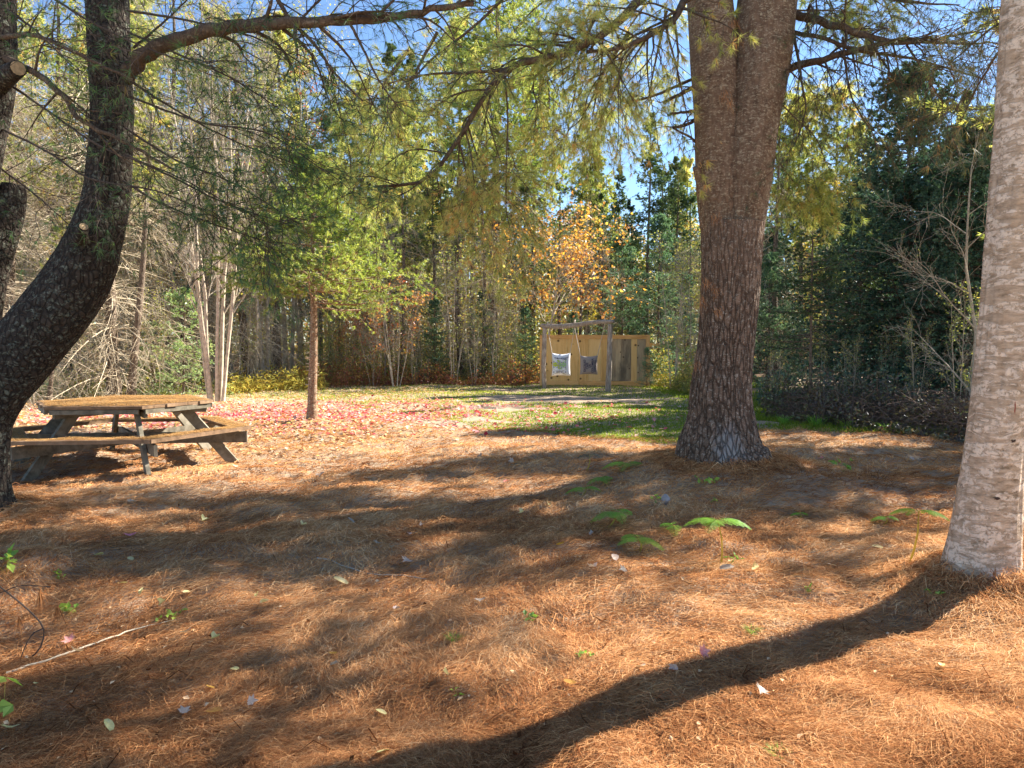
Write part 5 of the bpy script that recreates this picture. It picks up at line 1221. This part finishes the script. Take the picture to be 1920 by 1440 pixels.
def grass_tufts():
    rng = np.random.default_rng(70)
    proto = None
    for i, (px, py, s, l) in enumerate(((1530, 800, 1.0, "bright grass tuft in front of the brush heap, left one"), (1585, 805, .9, "bright grass tuft in front of the brush heap, right one"), (1410, 1190, .2, "small tuft of green blades above the long shadow"), (610, 1225, 0, ""), (850, 1205, .2, "faint green blades in the middle foreground"), (1730, 1385, 0, ""), (1460, 1425, .2, "yellow-green blades at the bottom right"), (1660, 812, .9, "grass tuft under the dark brush at the right"), (1470, 795, .8, "grass tuft just right of the great pine's foot"))):
        if not l: continue
        b = gnd(px, py)
        if proto is None:
            mb = MB(); n = 90; a = rng.random(n) * 6.28; r = rng.random(n) * .1; p = np.stack([np.cos(a) * r, np.sin(a) * r, 0 * a], -1); d = nrm(np.stack([np.cos(a) * .6, np.sin(a) * .6, 1 + 0 * a], -1)) * rng.uniform(.15, .32, n)[:, None]
            s_ = np.stack([-np.sin(a), np.cos(a), 0 * a], -1) * .005; m = p + d * .6; e = p + d + np.stack([np.cos(a) * .1, np.sin(a) * .1, -.05 + 0 * a], -1)
            V = np.stack([p - s_, p + s_, m - s_, m + s_, e], 1).reshape(-1, 3); q = np.arange(n)[:, None] * 5
            mb.add(V, f4=q + np.array([0, 1, 3, 2]), f3=q + np.array([2, 3, 4]), t=np.repeat(rng.random(n), 5)); o = proto = mb.build("grass_tuft", M_['fern'])
        else: o = proto.copy(); col.objects.link(o)
        o.location = b; o.scale = (s, s, s); tag(o, l, "grass tuft", "grass tufts")
grass_tufts()

def leafmesh(kind, rng):
    if kind == 'maple':
        ang = np.radians([90, 70, 52, 40, 20, 5, -15, -40, -70, -90, -110, -140, -165, 175, 160, 140, 128, 110]); rr = np.array([1, .62, .5, .62, .95, .55, .8, .45, .42, .3, .42, .45, .8, .55, .95, .62, .5, .62])
    elif kind == 'oval':
        ang = np.linspace(0, 2 * math.pi, 14, endpoint=False); rr = 1 / np.sqrt((np.cos(ang) / .45) ** 2 + np.sin(ang) ** 2)
    else:
        ang = np.linspace(0, 2 * math.pi, 12, endpoint=False); rr = .75 + .12 * rng.normal(size=12)
    n = len(ang); V = [(0, 0, 0)]
    for q in (.5, 1): V += [(math.cos(a) * r * q, math.sin(a) * r * q, 0) for a, r in zip(ang, rr)]
    V = np.array(V); curl = {'maple': .35, 'oval': .3, 'curl': .9}[kind]
    V[:, 2] = curl * (V[:, 0] ** 2) * (1 if kind != 'curl' else 1.1) + .25 * vnoise(V + rng.random() * 9, .6, int(rng.random() * 99)) * (V[:, 0] ** 2 + V[:, 1] ** 2)
    if kind == 'curl': V[:, 0] *= .6
    f = [(0, 1 + i, 1 + (i + 1) % n) for i in range(n)]; q4 = [(1 + i, 1 + n + i, 1 + n + (i + 1) % n, 1 + (i + 1) % n) for i in range(n)]
    return V * .05, [np.array(f), np.array(q4)]
def looseleaves():
    rng = np.random.default_rng(90); protos = {}
    desc = {('maple', 'dryleaf'): "curled pinkish-brown maple leaf", ('curl', 'dryleaf'): "rolled dry grey-brown leaf", ('oval', 'dryleaf'): "dry tan oval leaf", ('oval', 'yelleaf'): "pale yellow oval leaf", ('curl', 'yelleaf'): "small crumpled pale yellow leaf", ('maple', 'litter_red'): "dark red maple leaf", ('oval', 'orange'): "orange-yellow oval leaf"}
    L = [(1202, 1264, 'oval', 'dryleaf', 1.2, "in sun just above the long trunk shadow"), (1262, 1268, 'curl', 'dryleaf', .9, "on the edge of the long trunk shadow, left of the split"), (1428, 1310, 'maple', 'dryleaf', 1.1, "in full sun below the long shadow"), (1318, 1238, 'maple', 'litter_red', 1.1, "half inside the long trunk shadow"),
         (1112, 1075, 'curl', 'dryleaf', 1.1, "standing on edge below the small ferns"), (1153, 1055, 'oval', 'dryleaf', 1.1, "below the small grey-green fern"), (1170, 1080, 'maple', 'dryleaf', .8, "in shade right of the rolled one below the ferns"), (900, 1137, 'maple', 'dryleaf', 1.1, "in half shade in the middle of the foreground"), (743, 1155, 'curl', 'dryleaf', .9, "left of the middle foreground"),
         (775, 1010, 'maple', 'dryleaf', 1.1, "in deep shade left of the middle"), (765, 1062, 'maple', 'dryleaf', 1.1, "on the boundary of sun and shade left of the middle"), (710, 1028, 'maple', 'dryleaf', .9, "sunlit just above the boundary at left of the middle"), (735, 1035, 'oval', 'dryleaf', .8, "right of the sunlit one near the shade boundary"), (640, 1100, 'oval', 'yelleaf', 1.1, "in sun in the left half"),
         (525, 1195, 'oval', 'orange', .0, ""), (495, 1142, 'curl', 'yelleaf', .9, "in the left foreground sun, rightmost of three"), (480, 1130, 'curl', 'yelleaf', .7, "in the left foreground sun, smallest"), (305, 1143, 'curl', 'yelleaf', .9, "in the left foreground sun, leftmost"), (265, 1122, 'curl', 'yelleaf', .8, "above the leftmost crumpled one"), (350, 1122, 'oval', 'yelleaf', .9, "on the sunlit needles at left"),
         (230, 1105, 'oval', 'yelleaf', 1.1, "on the brightest sun patch at left"), (348, 1198, 'maple', 'dryleaf', 1.0, "grey in shade in the left foreground"), (405, 1210, 'curl', 'yelleaf', .8, "right of the grey maple leaf at left"), (440, 1270, 'oval', 'yelleaf', .9, "below the left foreground shade band"), (627, 1262, 'curl', 'dryleaf', .8, "grey in shade at the lower middle left"), (625, 1240, 'oval', 'orange', .9, "next to the grey rolled one at lower middle left"),
         (403, 1350, 'oval', 'orange', 1.1, "at the bottom left, brightest of the foreground"), (395, 1305, 'oval', 'orange', .7, "small, above the brightest orange one at bottom left"), (470, 1333, 'maple', 'dryleaf', 1.0, "mauve in shade at the bottom left"), (345, 1352, 'maple', 'dryleaf', 1.0, "grey at the bottom left"), (205, 1378, 'oval', 'yelleaf', 1.0, "in shade near the bottom left corner"), (20, 1381, 'maple', 'yelleaf', 1.2, "large, in the bottom left corner"),
         (68, 1298, 'oval', 'yelleaf', .6, "at the left edge above the corner"), (715, 1352, 'oval', 'yelleaf', .8, "at the bottom middle, upper of two"), (718, 1428, 'oval', 'yelleaf', .9, "at the bottom middle, lower of two"), (835, 1278, 'curl', 'yelleaf', .7, "in the bottom middle shade"), (1068, 1295, 'oval', 'orange', .9, "just above the long trunk shadow at the middle"), (1765, 1262, 'oval', 'yelleaf', .9, "in bright sun below the smooth trunk"),
         (978, 970, 'curl', 'yelleaf', .7, "pale fleck in the deep shade band, left one"), (1030, 955, 'curl', 'yelleaf', .7, "pale fleck in the deep shade band, right one"), (1110, 1010, 'curl', 'dryleaf', .8, "in shade left of the small ferns"), (965, 1030, 'curl', 'dryleaf', .8, "on a small sun fleck in the middle"), (1050, 1030, 'oval', 'orange', .8, "in shade in the middle"), (660, 985, 'oval', 'dryleaf', .9, "in the deep shade band at left of the middle"),
         (790, 993, 'curl', 'dryleaf', .7, "in the shade band above the pinkish maple leaf"), (505, 1003, 'maple', 'dryleaf', 1.1, "dark in the shade band at left"), (570, 993, 'curl', 'yelleaf', .7, "in the shade band, left of the middle"), (385, 982, 'curl', 'yelleaf', .9, "pale, on a sun fleck at left"), (308, 993, 'curl', 'dryleaf', .9, "bluish in shade below the picnic table"), (245, 1012, 'maple', 'litter_red', 1.2, "dark, in shade below the picnic table"), (245, 948, 'maple', 'dryleaf', 1.2, "sunlit below the table's front leg"),
         (185, 1050, 'oval', 'yelleaf', 1.0, "in shade at far left"), (140, 1050, 'curl', 'dryleaf', 1.0, "upright in shade at far left"), (245, 1058, 'oval', 'yelleaf', .7, "dull, in shade at far left"), (130, 1215, 'maple', 'litter_red', 1.1, "mauve, touching the pale stick"), (145, 1235, 'maple', 'dryleaf', 1.1, "grey, under the pale stick"), (1645, 1035, 'oval', 'yelleaf', .8, "pale, in sun left of the smooth trunk"), (1415, 1075, 'curl', 'yelleaf', .8, "in sun below the tall fern"), (1362, 1075, 'oval', 'dryleaf', 1.0, "in sun at the tall fern's foot"),
         (1560, 1070, 'oval', 'dryleaf', .7, "small, in sun left of the smooth trunk"), (1540, 865, 'maple', 'litter_red', 1.1, "right of the great pine's foot"), (1710, 865, 'oval', 'dryleaf', 1.0, "grey, in shade right of the great pine"), (960, 810, 'maple', 'litter_red', 1.1, "at the edge of the lawn"), (900, 860, 'maple', 'dryleaf', 1.2, "pinkish, below the lawn's edge"), (960, 870, 'maple', 'dryleaf', 1.1, "pale, below the dark leaf on the needles"), (948, 910, 'maple', 'litter_red', 1.1, "dark, in the middle distance"), (600, 895, 'maple', 'dryleaf', 1.4, "pale, in the middle distance right of the picnic table"), (440, 880, 'maple', 'dryleaf', 1.2, "pale, right of the picnic table's right leg")]
    for i, (px, py, k, m, s, where) in enumerate(L):
        if s == 0: continue
        if (k, m) not in protos:
            V, f = leafmesh(k, rng); o = protos[(k, m)] = mesh("fallen_leaf", V, f, M_[m], None, np.clip(.55 + rng.normal(size=len(V)) * .1, 0, 1), smooth=False)
        else: o = protos[(k, m)].copy(); col.objects.link(o)
        b = gnd(px, py); o.location = b + np.array([0, 0, .042]); o.rotation_euler = (rng.normal() * .35, rng.normal() * .35, rng.random() * 6.28); s *= .7 if b[1] < 4.5 else 1.0; o.scale = (s, s, s)
        tag(o, desc.get((k, m), "large pale yellow maple leaf") + " " + where, "leaf", "loose fallen leaves on the needles")
looseleaves()

def bits():
    rng = np.random.default_rng(95)
    # pale stick at lower left
    def stick(name, pxs, r, mat, label, cat, lift=.02):
        P = np.array([gnd(*p) + [0, 0, lift] for p in pxs]); c = P[0].copy(); q = catmull(P, 20)
        q[:, 2] += rng.normal(size=20) * .002
        mb = MB(); tubes(mb, (q - c)[None], np.linspace(r, r * .5, 20)[None], 6); o = mb.build(name, M_[mat], None, smooth=True); o.location = c; tag(o, label, cat)
    stick("fallen_stick", ((12, 1270), (60, 1255), (120, 1235), (200, 1205), (250, 1188), (330, 1168)), .006, 'deadwood', "long pale split stick lying on the needles at lower left", "stick")
    stick("fallen_twig", ((595, 1052), (620, 1056), (650, 1068), (700, 1082), (760, 1085), (800, 1092)), .006, 'greywood', "short grey twig half buried in the sunlit needles left of the middle", "twig")
    # wiry stems at the left edge
    b = gnd(-10, 1240); root = empty("dead_needle_sprig", b, "thin dark twig with hanging dead needle bunches at the left edge", "twig")
    D = b[1]
    mb = MB()
    for pts, r in ((((-30, 1080, D), (10, 1108, D), (60, 1150, D), (82, 1180, D), (75, 1215, D), (50, 1240, D), (34, 1262, D)), .004), (((0, 1112, D), (40, 1098, D), (95, 1100, D)), .0025), (((82, 1178, D), (60, 1190, D), (42, 1225, D), (34, 1262, D)), .003)):
        q = catmull(px3(*pts), 16) - b; tubes(mb, q[None], np.full((1, 16), r), 5)
    mb.build("twig", M_['twigdark'], root)
    mb = MB(); 
    for px, py in ((108, 1135), (75, 1105), (35, 1155)): needles(rng, mb, np.tile(at(px, py, D) - b, (40, 1)), np.tile([.0, 0, -1.], (40, 1)), 1, .13, .002, .18, np.full(40, .2))
    mb.build("dead_needles", M_['duff'], root)
    # stone on the mound
    b = gnd(1248, 945); a = np.linspace(0, 2 * math.pi, 20, endpoint=False); V = []
    for ph in np.linspace(-math.pi / 2, math.pi / 2, 12): V += [(math.cos(ph) * math.cos(t) * .042, math.cos(ph) * math.sin(t) * .035, math.sin(ph) * .06) for t in a]
    V = np.array(V); V *= (1 + .22 * vnoise(V, .05, 3) + .1 * vnoise(V, .02, 4))[:, None]; i = np.arange(240).reshape(12, 20); i0, i1 = i[:-1], i[1:]
    o = mesh("stone", V, [np.stack([i0, np.roll(i0, -1, 1), np.roll(i1, -1, 1), i1], -1).reshape(-1, 4)], M_['stone'], smooth=True); o.location = b + np.array([0, 0, .035]); tag(o, "small pinkish-grey stone standing in the needles below the great pine", "stone")
bits()
